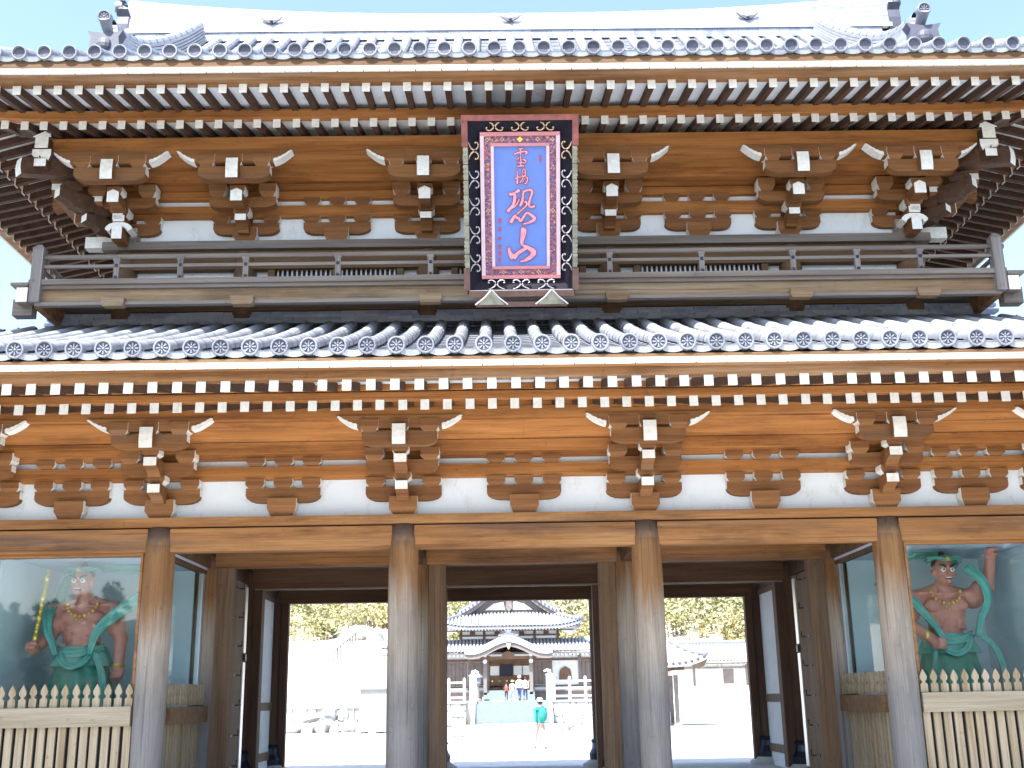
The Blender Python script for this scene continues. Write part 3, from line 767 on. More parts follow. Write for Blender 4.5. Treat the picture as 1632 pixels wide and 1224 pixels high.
# ---- tiled roofs
def half_tube(m, path, r, seg=7, mi=0, lip=0.008, span=R(105)):
    """cover-tile row as overlapping barrel tiles; path: list of Vector"""
    for i in range(len(path) - 1):
        a, b = path[i], path[i + 1]
        d = (b - a).normalized(); side = d.cross(Vector((0, 0, 1))).normalized(); upv = side.cross(d)
        base = len(m.v)
        for (p, rr) in ((a - d * 0.012, r + lip), (b, r)):
            for k in range(seg + 1):
                t_ = -span + 2 * span * k / seg
                m.v.append(tuple(p + side * math.sin(t_) * rr + upv * math.cos(t_) * rr))
        for k in range(seg):
            m.f.append((base + k, base + k + 1, base + seg + 2 + k, base + seg + 1 + k)); m.m.append(mi)
def cover_mesh():
    m = MB(); r = 0.084; seg = 8
    secs = [(-0.006, r + 0.004), (0.025, r + 0.004), (0.03, r), (0.335, r)]
    for i, (y, rr) in enumerate(secs):
        for k in range(seg + 1):
            t_ = -R(105) + 2 * R(105) * k / seg
            m.v.append((math.sin(t_) * rr, y, math.cos(t_) * rr))
    for i in range(3):
        for k in range(seg):
            a = i * (seg + 1) + k; m.f.append((a, a + seg + 1, a + seg + 2, a + 1)); m.m.append(0)
    me = m.mesh('cover_tile', [tile]); me.polygons.foreach_set('use_smooth', [True] * len(me.polygons)); return me
cover_me = cover_mesh()
def disc_mesh(petals=True):
    m = MB(); r = 0.102
    m.lathe([(r, 0.10), (r, -0.012), (r - 0.006, -0.02), (r - 0.020, -0.02), (r - 0.024, -0.006), (r - 0.026, 0.0)], 20, axis='y', caps=False)
    b = len(m.v)
    for k in range(20):
        a = 2 * math.pi * k / 20; m.v.append(((r - 0.026) * math.cos(a), 0.0, (r - 0.026) * math.sin(a)))
    m.f.append(tuple(b + k for k in range(20))); m.m.append(1)
    if petals: m.lathe([(0.016, 0.0), (0.014, -0.012), (0.006, -0.016)], 8, axis='y')
    for k in range(8):
        a = math.pi / 4 * k; c, s_ = math.cos(a), math.sin(a); q = lambda r_, t_, y: (r_ * c - t_ * s_, y, r_ * s_ + t_ * c)
        if petals:
            m.quadbox([q(0.022, -0.005, -0.012), q(0.066, -0.010, -0.012), q(0.066, -0.010, 0.0), q(0.022, -0.005, 0.0),
                       q(0.022, 0.005, -0.012), q(0.066, 0.010, -0.012), q(0.066, 0.010, 0.0), q(0.022, 0.005, 0.0)], 0)
    return m.mesh('round_eave_tile', [tiler, tiled])
disc_me = disc_mesh(); disc_me2 = disc_mesh(False)
def pan_mesh():
    m = MB(); w_ = 0.115; n = 5
    def fn(u, v):
        x = -w_ + 2 * w_ * u; return (x, 0.30 * v, -0.030 + 1.9 * x * x)
    m.grid(fn, n, 1)
    b = len(m.v)
    for k in range(n + 1):
        x = -w_ + 2 * w_ * k / n; z = -0.030 + 1.9 * x * x
        m.v += [(x, -0.012, z + 0.002), (x, -0.012, z - 0.075), (x, 0.02, z - 0.075)]
    for k in range(n):
        a = b + 3 * k; m.f += [(a + 1, a + 4, a + 3, a), (a + 2, a + 5, a + 4, a + 1)]; m.m += [0, 0]
        m.f.append((k * 2, a, a + 3, (k + 1) * 2)); m.m.append(0)
    return m.mesh('eave_pan_tile', [tile])
pan_me = pan_mesh()
def roof(E, lf, prof, tmax, x_off, name, nobj, objrange, dm, ridge_x=None, side_tmax=None):
    """prof(t): height of the barrel axis t metres in from the edge"""
    hx, y0, y1 = E['hx'], E['y0'], E['y1']; cy = (y0 + y1) / 2; hd = (y1 - y0) / 2
    side_tmax = side_tmax or tmax
    fade = lambda t_: max(0.0, 1 - t_ / 4.0) ** 1.5
    def P_(side, a, t_):
        if side == 'f': x, y, ex, ey = a, y0 + t_, a, y0
        elif side == 'b': x, y, ex, ey = -a, y1 - t_, -a, y1
        elif side == 'l': x, y, ex, ey = -hx + t_, cy - a, -hx, cy - a
        else: x, y, ex, ey = hx - t_, cy + a, hx, cy + a
        return Vector((x, y, prof(t_) + lf(ex, ey) * fade(t_)))
    rz = {'f': 0, 'b': math.pi, 'l': -math.pi / 2, 'r': math.pi / 2}
    def reach(side, a):
        half = hx if side in 'fb' else hd
        hip = half - abs(a)
        if side in 'fb':
            if ridge_x and abs(a) <= ridge_x: return tmax
            return min(tmax, hip)
        return min(side_tmax, hip)
    rows = {}
    sheet = MB()
    for side in 'fblr':
        half = hx if side in 'fb' else hd
        n = int(half / 0.33) + 1
        rows[side] = [k * 0.33 + x_off for k in range(-n, n + 1) if abs(k * 0.33 + x_off) < half - 0.12]
        # pan surface: trough between each pair of rows, stepped every course
        for a in [r_ + 0.165 for r_ in rows[side]]:
            if abs(a) > half - 0.1: continue
            T = reach(side, a) + 0.2
            nc = max(1, int(T / 0.30))
            for c_ in range(nc):
                t0, t1 = c_ * 0.30, min(T, (c_ + 1) * 0.30)
                if t1 <= t0: continue
                b = len(sheet.v)
                for (t_, dz) in ((t0, 0.004), (t1, -0.004)):
                    for da, zz in ((-0.172, -0.015), (-0.06, -0.052), (0.06, -0.052), (0.172, -0.015)):
                        p = P_(side, a + da, t_); sheet.v.append((p.x, p.y, p.z + zz + dz))
                for k in range(3): sheet.f.append((b + k, b + k + 1, b + 5 + k, b + 4 + k)); sheet.m.append(0)
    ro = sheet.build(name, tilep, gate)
    stuff = MB()
    cnt = 0
    for side in 'fblr':
        for a in rows[side]:
            T = reach(side, a)
            n = max(1, int(round(T / 0.33)))
            pts = [P_(side, a, T * k / n) for k in range(n + 1)]
            k0 = 0
            if side == 'f' and abs(a) < objrange:
                lim_ = nobj
                for k in range(min(lim_, n)):
                    d = pts[k + 1] - pts[k]
                    o = link(cover_me, 'cover_tile', ro, tuple(pts[k]), (math.atan2(d.z, d.y), 0, R(random.uniform(-.6, .6)))); cnt += 1
                    o.scale = (1, d.length / 0.33, 1)
                k0 = min(lim_, n)
            if n > k0: half_tube(stuff, pts[k0:], 0.084, lip=0.003)
            if side in 'flr':
                d = pts[1] - pts[0] if len(pts) > 1 else Vector((0, 1, 0.4))
                sl_ = math.atan2(d.z, math.hypot(d.x, d.y))
                if side == 'f' or name == 'upper_roof':
                    link(dm, 'round_eave_tile', ro, tuple(pts[0]), (sl_ * 0.25 + R(random.uniform(-2, 2)), 0, rz[side] + R(random.uniform(-1.5, 1.5))))
                    p = P_(side, a + 0.165, 0.0)
                    if side == 'f': link(pan_me, 'eave_pan_tile', ro, (p.x, p.y + 0.01, p.z - 0.018 + random.uniform(-.004, .004)), (sl_ * 0.6, 0, rz[side]))
    st = stuff.build('cover_tile_rows', tile, ro, smooth=False, kind='stuff')
    return ro, P_
profL = lambda t_: 5.435 + 0.35 * t_ + 0.0135 * t_ * t_
profU = lambda t_: 9.885 + 0.42 * t_ + 0.0416 * t_ * t_
roL, PL = roof(LOW, lfL, profL, 3.72, 0.165, 'lower_roof', 7, 6.95, disc_me)
roU, PU = roof(UPP, lfU, profU, 6.1, 0.0, 'upper_roof', 0, 0, disc_me2, ridge_x=7.2, side_tmax=1.95)
# closed underlay so no light leaks through
# noshi courses where the lower roof meets the upper storey
for L_ in range(4):
    n = 40
    for k in range(n):
        x0 = -7.0 + k * 14.0 / n + (L_ % 2) * 0.15; j = random.uniform(-.012, .012)
        MB().box(x0 + .003, x0 + 14.0 / n - .003, 0.42 + 0.03 * L_ + j, 0.62, 6.945 + L_ * 0.055, 6.945 + L_ * 0.055 + 0.048).build('ridge_course_tile', tilen if random.random() < .6 else tile, roL)
# ---- ridges of the upper roof
def course_ridge(name, path, widths, h, parent, mat=tile, top_r=0.085):
    """ridge of stacked flat courses along a path, round tiles on top"""
    root = None
    z = 0.0
    for i, w_ in enumerate(widths):
        m = MB(); n = len(path)
        for k in range(n - 1):
            a, b = path[k], path[k + 1]; d = (b - a); d.z = 0; d.normalize(); s_ = Vector((-d.y, d.x, 0)) * w_ / 2
            up0, up1 = Vector((0, 0, z)), Vector((0, 0, z + h - 0.012))
            m.quadbox([a - s_ + up0, b - s_ + up0, b + s_ + up0, a + s_ + up0, a - s_ + up1, b - s_ + up1, b + s_ + up1, a + s_ + up1])
        o = m.build(name if root is None else 'ridge_course', mat, parent if root is None else root)
        if root is None: root = o
        z += h
    m = MB(); half_tube(m, [p + Vector((0, 0, z - 0.01)) for p in path], top_r)
    m.build('ridge_cap', mat, root)
    return root
def onigawara(loc, rz, parent, s_=1.0):
    t_ = MB()
    pr = [(-0.20, 0.0), (0.20, 0.0), (0.215, 0.18), (0.20, 0.32), (0.255, 0.42), (0.17, 0.40), (0.0, 0.38), (-0.17, 0.40), (-0.255, 0.42), (-0.20, 0.32), (-0.215, 0.18)]
    t_.prism([(a * s_, b * s_) for a, b in pr], 'xz', -0.09 * s_, 0.09 * s_)
    t_.ball((0, -0.09 * s_, 0.2 * s_), 0.11 * s_, 10, 6, sc=(1, .5, 1))
    o = t_.build('ogre_tile', [tiled], parent); o.location = loc; o.rotation_euler = (0, 0, rz)
    m = MB(); m.tube([(0, 0.25 * s_, 0.34 * s_), (0, 0.05 * s_, 0.47 * s_), (0, -0.15 * s_, 0.60 * s_)], [0.07 * s_, 0.075 * s_, 0.09 * s_], 14)
    m.build('round_finial', [tiler], o)
    d = link(disc_me, 'round_eave_tile', o, (0, -0.165 * s_, 0.60 * s_), (R(12), 0, 0)); d.scale = (s_ * 0.95,) * 3
    return o
for sx in (-1, 1):
    pts = [PU('f', 0, 1.35 + 4.4 * k / 14) for k in range(15)]
    pts = [Vector((sx * 5.95, p.y, p.z + 0.03 + 0.26 * max(0, 1 - k / 5) ** 2)) for k, p in enumerate(pts)]
    course_ridge('descending_ridge', pts, [0.34, 0.30, 0.27, 0.24, 0.22, 0.20], 0.062, roU)
    onigawara((sx * 5.95, pts[0].y - 0.10, pts[0].z - 0.27), 0, roU, 1.0)
    hp = []
    for k in range(9):
        t_ = 0.25 + 1.6 * k / 8; p = PU('f', sx * (9.15 - t_), t_); hp.append(p + Vector((0, 0, 0.03)))
    course_ridge('hip_ridge', hp, [0.30, 0.26, 0.22], 0.06, roU)
    onigawara(tuple(hp[0]), R(45) * sx, roU, 0.7)
    # gable
    gz = lambda y: profU(min(y + 2.15, 10.1 - y))
    pr = [(-0.2, gz(-0.2)), (3.975, gz(3.975)), (8.15, gz(8.15)), (8.15, gz(8.15) - .05), (-0.2, gz(-.2) - .05)]
    ys = [-0.2 + (8.35) * k / 16 for k in range(17)]
    prof = [(y, gz(y) - 0.08) for y in ys] + [(y, gz(y) - 0.40) for y in reversed(ys)]
    MB().prism(prof, 'yz', sx * 7.22 - 0.04, sx * 7.22 + 0.04).build('bargeboard', wfas, roU)
    prof = [(y, gz(y) - 0.1) for y in ys] + [(8.15, gz(8.15) - 0.2), (-0.2, gz(-0.2) - .2)]
    MB().prism(prof, 'yz', sx * 6.6 - 0.03, sx * 6.6 + 0.03).build('gable_wall', plaster, roU)
# main ridge
rp = []
m = MB(); N = 40
top = lambda x: 14.40 + 0.36 * (abs(x) / 7.4) ** 2.6
layers = 6
root = None
for L_ in range(layers):
    m = MB()
    for k in range(N):
        xa, xb = -7.4 + 14.8 * k / N, -7.4 + 14.8 * (k + 1) / N
        q = []
        f0, f1 = L_ / layers, (L_ + 0.86) / layers; hw = 0.26 - 0.018 * L_
        za0, zb0 = 13.98 + (top(xa) - 13.98) * f0, 13.98 + (top(xb) - 13.98) * f0
        za1, zb1 = 13.98 + (top(xa) - 13.98) * f1, 13.98 + (top(xb) - 13.98) * f1
        m.quadbox([(xa, 3.975 - hw, za0), (xb, 3.975 - hw, zb0), (xb, 3.975 + hw, zb0), (xa, 3.975 + hw, za0), (xa, 3.975 - hw, za1), (xb, 3.975 - hw, zb1), (xb, 3.975 + hw, zb1), (xa, 3.975 + hw, za1)])
    o = m.build('main_ridge' if root is None else 'ridge_course', tile, roU if root is None else root)
    root = root or o
m = MB()
for k in range(N):
    xa, xb = -7.38 + 14.76 * k / N, -7.38 + 14.76 * (k + 1) / N
    m.quadbox([(xa, 3.80, 13.98), (xb, 3.80, 13.98), (xb, 4.15, 13.98), (xa, 4.15, 13.98), (xa, 3.80, top(xa) - .02), (xb, 3.80, top(xb) - .02), (xb, 4.15, top(xb) - .02), (xa, 4.15, top(xa) - .02)])
m.build('ridge_core', tile, root)
for k in range(36):
    xa = -7.2 + k * 0.4; MB().box(xa + .003, xa + .397, 3.74, 4.21, 13.80, 13.976).build('ridge_course_tile', tilen, roU)
m = MB(); half_tube(m, [Vector((-7.4 + 14.8 * k / 44, 3.975, top(-7.4 + 14.8 * k / 44))) for k in range(45)], 0.09); m.build('ridge_cap', tile, root)
for x in (-4.6, 0.0, 4.6):      # small dark crests on the ridge face
    m = MB()
    y = 3.70
    for s_ in (-1, 1):
        m.prism([(0, 0.0), (s_ * 0.05, 0.04), (s_ * 0.13, 0.045), (s_ * 0.21, 0.10), (s_ * 0.15, 0.02), (s_ * 0.06, -0.03), (0, -0.055)][::s_], 'xz', y, y + 0.03)
    m.ball((0, y, 0.0), 0.035, 8, 6)
    m.build('ridge_crest', tiled, root, loc=(x, 0, 14.20))
for sx in (-1, 1):
    o = onigawara((sx * 7.46, 3.975, 13.95), R(90) * sx, roU, 1.25)
    m = MB(); rr = random.Random(3)
    for k in range(12):
        z = 0.02 + k * 0.075; m.ball((0.0 + rr.uniform(-.03, .03), -0.06 + rr.uniform(-.10, .02), z), 0.055 + rr.uniform(-.015, .02), 8, 6, sc=(1.6, 1, 1))
    m.build('cloud_carving', tiled, o)

# ---- upper storey body
pmu = None
m = MB().lathe([(0.17, 7.05), (0.17, 8.05), (0.14, 8.12)], 20).mesh('pillar', [wbody])
for yy in (0.6, 3.975, 7.35):
    for x in UX:
        if yy == 3.975 and abs(x) < 5: continue
        link(m, 'pillar', gate, (x, yy, 0))
MB().box(-6.25, 6.25, 0.42, 0.78, 8.14, 8.268).build('plate_beam', wgx, gate)
MB().box(-6.05, 6.05, 0.50, 0.70, 7.93, 8.13).build('head_beam', wbody, gate)
MB().box(-6.05, 6.05, 0.47, 0.66, 7.72 + 0.11, 7.905).build('tie_rail', wbody, gate)
MB().box(-6.05, 6.05, 0.48, 0.66, 7.17, 7.44).build('tie_rail', wbody, gate)
for sx in (-1, 1):
    MB().box(sx * 5.92 - 0.18, sx * 5.92 + 0.18, 0.8, 7.5, 8.14, 8.268).build('plate_beam', wgx, gate)
    MB().box(sx * 5.92 - 0.05, sx * 5.92 + 0.05, 0.6, 7.35, 7.0, 8.13).build('side_plaster_wall', plaster, gate)
    MB().box(sx * 5.92 - 0.05, sx * 5.92 + 0.05, 0.6, 7.35, UZ, UZ + 1.3).build('side_plaster_wall', plaster, gate)
MB().box(-6.0, 6.0, 7.3, 7.4, 7.0, 9.5).build('plaster_wall', plaster, gate)
MB().box(-5.9, 5.9, 0.62, 0.66, 7.0, 8.13).build('plaster_wall', plaster, gate)
bar_me = MB().prism([(-0.014, 0.0), (0.0, -0.02), (0.014, 0.0), (0.0, 0.02)], 'xy', 7.44, 7.84).mesh('lattice_bar', [white])
for i in range(1, 4):
    xa, xb = UX[i] + 0.17, UX[i + 1] - 0.17
    for xm in (xa + 0.24, (xa + xb) / 2, xb - 0.24):
        MB().box(xm - 0.05, xm + 0.05, 0.50, 0.61, 7.44, 7.85).build('mullion', wbody, gate)
    for (a, b_) in ((xa + 0.29, (xa + xb) / 2 - 0.05), ((xa + xb) / 2 + 0.05, xb - 0.29)):
        MB().box(a, b_, 0.595, 0.618, 7.44, 7.84).build('lattice_backing', darkfill, gate)
        n = 12
        for k in range(n): link(bar_me, 'lattice_bar', gate, (a + (k + 0.5) * (b_ - a) / n, 0.57, 0))
# upper tie beams, soffit, purlin
MB().box(-5.95, 5.95, 0.60, 0.66, UZ, UZ + 0.85).build('plaster_wall', plaster, gate)
UT = [('tie_beam', 0.41, 0.60, 0.0), ('tie_beam', 0.705, 0.835, 0.01), ('tie_beam', 0.86, 1.02, 0.30)]
for nm, a, b_, o_ in UT:
    MB().box(-6.4 - o_, 6.4 + o_, UY - 0.09 - o_, UY + 0.02 - o_, UZ + a, UZ + b_).build(nm, wx, gate)
    for sx in (-1, 1):
        X = sx * (5.92 + o_); MB().box(X - 0.055, X + 0.055, UY - o_ + 0.03, 7.8 + o_, UZ + a + .002, UZ + b_ - .002).build(nm, wx, gate)
soffit('soffit_board', -6.8, 6.8, UY - 0.30, UZ + 0.96, UY - 0.90, UZ + 1.10, 0.02, 4, wx)
soffit('soffit_board', -6.2, 6.2, UY, UZ + 0.84, UY - 0.30, UZ + 0.90, 0.02, 4, wx)
for sx in (-1, 1):
    X0, X1 = sx * 6.2, sx * 6.82
    for k in range(4):
        a = 0.0 + k * 1.98; b_ = a + 1.975
        MB().quadbox([(min(X0, X1), a, UZ + (0.96 if sx > 0 else 1.13)), (max(X0, X1), a, UZ + (1.13 if sx > 0 else 0.96)), (max(X0, X1), b_, UZ + (1.13 if sx > 0 else 0.96)), (min(X0, X1), b_, UZ + (0.96 if sx > 0 else 1.13)),
                      (min(X0, X1), a, UZ + (0.98 if sx > 0 else 1.15)), (max(X0, X1), a, UZ + (1.15 if sx > 0 else 0.98)), (max(X0, X1), b_, UZ + (1.15 if sx > 0 else 0.98)), (min(X0, X1), b_, UZ + (0.98 if sx > 0 else 1.15))]).build('soffit_board', wx, gate)
PX = 5.92 + 0.95
MB().box(-PX - 0.10, PX + 0.10, UY - 0.95 - 0.07, UY - 0.95 + 0.07, UZ + 1.047, UZ + 1.27, 0, {'-x': 1, '+x': 1}).build('eave_purlin', [wx, white], gate)
for sx in (-1, 1):
    MB().box(sx * PX - 0.07, sx * PX + 0.07, UY - 0.95 - 0.09, 8.6, UZ + 1.055, UZ + 1.262, 0, {'-y': 1}).build('eave_purlin', [wx, white], gate)
    # hip rafter
    a = Vector((sx * 5.92, 0.6, UZ + 1.62)); b_ = Vector((sx * 8.95, -1.95, 9.50 + 0.30)); d = (b_ - a); s_ = Vector((-d.y, d.x, 0)).normalized() * 0.11
    h = Vector((0, 0, 0.24))
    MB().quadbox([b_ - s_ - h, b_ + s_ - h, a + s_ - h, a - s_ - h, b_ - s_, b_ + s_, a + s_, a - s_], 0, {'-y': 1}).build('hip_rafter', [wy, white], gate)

# ---- balcony
BY, BX = -0.42, 6.80
bal = empty('balcony', (0, 0, 0), 0, gate)
MB().box(-BX - .1, BX + .1, BY - 0.02, 0.45, 7.17 + 0.035, 7.17 + 0.085).build('balcony_floor', wgx, bal)
for sx in (-1, 1): MB().box(min(sx * 6.0, sx * (BX + .1)), max(sx * 6.0, sx * (BX + .1)), 0.455, 8.0, 7.205, 7.255).build('balcony_floor', wgx, bal)
MB().box(-BX, BX, BY + 0.03, BY + 0.09, 7.005, 7.20).build('balcony_fascia', wtan, bal)
MB().box(-BX, BX, BY - 0.03, BY + 0.07, 6.955, 7.003).build('balcony_beam', wgx, bal)
MB().box(-BX - 0.1, BX + 0.1, BY - 0.06, BY + 0.06, 7.258, 7.335).build('bottom_rail', wgx, bal)
def rnd_rail(name, a, b_, r_): 
    return MB().tube([a, b_], r_, 10).build(name, wgx, bal, smooth=True)
rnd_rail('top_rail', (-BX - 0.12, BY, 7.68), (BX + 0.12, BY, 7.68), 0.036)
MB().box(-BX, BX, BY - 0.025, BY + 0.025, 7.515, 7.56).build('middle_rail', wgx, bal)
for sx in (-1, 1):
    rnd_rail('top_rail', (sx * BX, BY, 7.684), (sx * BX, 8.3, 7.684), 0.036)
    MB().box(sx * BX - .025, sx * BX + .025, BY + .06, 8.3, 7.516, 7.561).build('middle_rail', wgx, bal)
    MB().box(sx * BX - .06, sx * BX + .06, BY + .065, 8.3, 7.26, 7.337).build('bottom_rail', wgx, bal)
    MB().box(sx * BX - .05, sx * BX + .05, BY + .1, 8.3, 6.96, 7.20).build('balcony_fascia', wfas, bal)
    # tall corner post and beam ends with white caps
    cpz = MB(); cpz.box(sx * BX - .075, sx * BX + .075, BY - .075, BY + .075, 7.0, 7.80); cpz.quadbox([(sx * BX - .085, BY - .085, 7.80), (sx * BX + .085, BY - .085, 7.80), (sx * BX + .085, BY + .085, 7.80), (sx * BX - .085, BY + .085, 7.80), (sx * BX - .03, BY - .03, 7.87), (sx * BX + .03, BY - .03, 7.87), (sx * BX + .03, BY + .03, 7.87), (sx * BX - .03, BY + .03, 7.87)])
    cpz.build('corner_post', wgz, bal)
    X0 = sx * (BX + 0.08); X1 = sx * (BX + 0.235)
    MB().box(min(X0, X1), max(X0, X1), BY - .10, BY + .08, 6.99, 7.20, 0, {'-y': 1}).build('beam_end', [wgx, white], bal)
    MB().box(min(X0, X1 + sx * .12), max(X0, X1 + sx * .12), BY + .10, BY + .28, 6.86, 7.10).build('beam_end', wgx, bal)
    MB().block(sx * (BX + .2), BY + .0, 7.20, 7.27, 0.24).build('bearing_block', wgx, bal)
post_x = [-5.70, -4.80, -3.88, -2.58, -1.27, 1.27, 2.58, 3.88, 4.80, 5.70]
pm = MB().box(-.038, .038, -.03, .03, 7.337, 7.61).block(0, 0, 7.60, 7.65, 0.10, 0.09, taper=.3).mesh('rail_post', [wgz])
nm_ = MB().box(-.02, .02, -.045, -.028, -.02, .02).mesh('iron_stud', [iron])
for x in post_x:
    p = link(pm, 'rail_post', bal, (x, BY, 0))
for yy in (1.0, 2.4, 3.8, 5.2, 6.6):
    for sx in (-1, 1): link(pm, 'rail_post', bal, (sx * BX, yy, 0), (0, 0, R(90)))
for x in post_x:
    for z in (7.36, 7.54): link(nm_, 'iron_stud', bal, (x, BY, z))
blk_me = MB().block(0, 0, 0, 0.12, 0.30, 0.22, endmi=0, taper=-0.0).mesh('support_block', [wgx])
for x in (-5.7, -3.9, -1.27, 1.35, 3.95, 5.75):
    MB().block(x, BY - 0.01, 6.925, 7.045, 0.32, 0.16, taper=0.15, frac=0.3).build('support_block', wtan, bal)

# ================================================================== NAME PLAQUE
PL_A = math.atan2(1.05, 2.24)
plq = empty('name_plaque', (0.0, -0.72, 6.87)); plq.rotation_euler = (PL_A, 0, 0)
tag(plq, 'tall blue name plaque with pink brushed characters and scrolled black border', 'plaque')
# local frame: x across, z up the board, -y towards the viewer
def pbx(x0, x1, z0, z1, y0, y1, name, mat, parent=plq): return MB().box(x0, x1, y0, y1, z0, z1).build(name, mat, parent)
pbx(-0.74, 0.74, 0.06, 2.43, 0.02, 0.07, 'back_board', pblack)
pbx(-0.353, 0.353, 0.45, 2.057, -0.012, 0.015, 'blue_panel', pblue)
def framebars(name, xo, zb, zt, xi, zbi, zti, yf, yb, mat, matside=None):
    for (a, b_, c, d, mm) in ((-xo, xo, zti, zt, mat), (-xo, xo, zb, zbi, mat), (-xo, -xi, zbi, zti, matside or mat), (xi, xo, zbi, zti, matside or mat)):
        pbx(a, b_, c, d, yf, yb, name, mm)
framebars('inner_moulding', 0.395, 0.41, 2.10, 0.353, 0.45, 2.057, -0.045, 0.015, ppink, pwhitepink)
framebars('brocade_band', 0.485, 0.325, 2.195, 0.396, 0.411, 2.099, -0.02, 0.015, pbroc)
framebars('outer_moulding', 0.538, 0.28, 2.245, 0.486, 0.326, 2.194, -0.055, 0.015, ppink, pwhitepink)
# flaring black border: rises towards the viewer at its outer edge
def flare(q, name, mat):
    m = MB(); (a, b_, c, d) = q
    th = 0.02
    m.quadbox([a, b_, c, d, tuple(Vector(a) + Vector((0, th, 0))), tuple(Vector(b_) + Vector((0, th, 0))), tuple(Vector(c) + Vector((0, th, 0))), tuple(Vector(d) + Vector((0, th, 0)))])
    return m.build(name, mat, plq)
xi, xo, zbi, zbo, zti, zto, yi, yo = 0.538, 0.70, 0.28, 0.12, 2.245, 2.39, -0.005, -0.11
flare([(-xo, yo, zbo), (-xi, yi, zbi), (-xi, yi, zti), (-xo, yo, zto)], 'black_border', pblack)
flare([(xi, yi, zbi), (xo, yo, zbo), (xo, yo, zto), (xi, yi, zti)], 'black_border', pblack)
flare([(-xo, yo, zbo), (xo, yo, zbo), (xi, yi, zbi), (-xi, yi, zbi)], 'black_border', pblack)
flare([(-xi, yi, zti), (xi, yi, zti), (xo, yo, zto), (-xo, yo, zto)], 'black_border', pblack)
pbx(-0.785, 0.785, 2.39, 2.465, -0.13, -0.05, 'frame_top', pred)
pbrown = plain('worn_brown_lacquer', (0.13, 0.07, 0.055), 0.6, var=0.35, sc=7)
pbx(-0.72, 0.72, 0.04, 0.12, -0.13, -0.05, 'frame_bottom', pbrown)
pbx(-0.70, 0.70, 0.122, 0.132, -0.125, -0.10, 'frame_fillet', pscrollp)
zs = [0.12, 0.43, 0.62, 0.815, 1.01, 1.205, 1.42, 1.61, 1.82, 2.05, 2.39]
for sx in (-1, 1):
    for k in range(10):
        a, b_ = zs[k], zs[k + 1]; mid = k in range(1, 9)
        m = MB(); x0, x1 = sx * 0.70, sx * (0.762 if mid else 0.782)
        m.box(min(x0, x1), max(x0, x1), -0.13, -0.05, a + 0.004, b_ - 0.004)
        if mid:
            for q in range(3): 
                zz = a + (b_ - a) * (0.2 + 0.28 * q); m.box(min(x0, x1 + sx * .006), max(x0, x1 + sx * .006), -0.136, -0.05, zz, zz + 0.03)
        m.build('frame_segment', pgreen if mid else (pred if k > 5 else pbrown), plq)
# scrolls
def scroll_mesh(mat):
    m = MB()
    base = [(.125, -.085), (.075, -.065), (.03, -.035), (.012, .0), (.018, .04), (.045, .07), (.08, .078), (.108, .062), (.112, .038), (.098, .026)]
    for s_ in (-1, 1): m.tube([(s_ * a, -0.012, b) for a, b in base], [0.008, 0.009, 0.011, 0.012, 0.011, 0.010, 0.010, 0.010, 0.012, 0.014], 6)
    m.tube([(-.125, -0.012, -.085), (.125, -0.012, -.085)], 0.007, 5)
    return m.mesh('scroll', [mat])
scg, scp = scroll_mesh(pscroll), scroll_mesh(pscrollp)
fl = math.atan2(0.105, 0.16)
for x in (-0.34, 0.0, 0.34):
    link(scg, 'scroll', plq, (x, -0.075, 2.325), (-fl * 0 , R(180), 0)).scale = (1, 1, 0.8)
    link(scp, 'scroll', plq, (x, -0.075, 0.205)).scale = (1, 1, 0.8)
for z in (0.50, 0.88, 1.26, 1.62, 2.0):
    for sx in (-1, 1):
        o = link(scg if z > 1.9 else scp, 'scroll', plq, (sx * 0.625, -0.085, z), (0, -sx * R(90), 0)); o.scale = (1, 1, 0.85)
# rosettes
for (x, z) in ((0, 2.147), (-0.44, 2.147), (0.44, 2.147), (0, 0.368), (-0.44, 1.2), (0.44, 1.2), (-.24, 2.147), (.24, 2.147), (-.24, .368), (.24, .368)):
    m = MB()
    for k in range(4):
        a = math.pi / 2 * k; m.ball((x + 0.02 * math.cos(a), -0.025, z + 0.02 * math.sin(a)), 0.02 if x == 0 and z > 1 else 0.011, 6, 4, sc=(1, .4, 1))
    m.build('rosette', pgold if (x == 0 and z > 1) else pscroll, plq)
# characters: stroke polylines (x, y, width) in panel pixels, smoothed and raised
def smooth(pts, n=5):
    out = []
    P = [pts[0]] + list(pts) + [pts[-1]]
    for i in range(1, len(P) - 2):
        for k in range(n):
            t_ = k / n; a = [0.5 * ((2 * P[i][j]) + (-P[i - 1][j] + P[i + 1][j]) * t_ + (2 * P[i - 1][j] - 5 * P[i][j] + 4 * P[i + 1][j] - P[i + 2][j]) * t_ ** 2 + (-P[i - 1][j] + 3 * P[i][j] - 3 * P[i + 1][j] + P[i + 2][j]) * t_ ** 3) for j in range(3)]
            out.append(tuple(a))
    out.append(pts[-1]); return out
def stroke(m, pts, y0, y1, grow=0.0):
    pts = smooth(pts, 4)
    V = [Vector((a, b, 0)) for a, b, _ in pts]; n = len(pts); L, Rr = [], []
    for i in range(n):
        d = V[min(i + 1, n - 1)] - V[max(i - 1, 0)]; d = d.normalized() if d.length > 0 else Vector((1, 0, 0))
        nn = Vector((-d.y, d.x, 0)); h = pts[i][2] / 2 + grow
        if i in (0, n - 1): h *= 0.72
        c = V[i] + (d * grow * (1 if i == n - 1 else -1 if i == 0 else 0))
        L.append(c + nn * h); Rr.append(c - nn * h)
    for i in range(n - 1):
        q = [L[i], L[i + 1], Rr[i + 1], Rr[i]]
        m.quadbox([(p.x, y1, p.y) for p in q] + [(p.x, y0, p.y) for p in q])
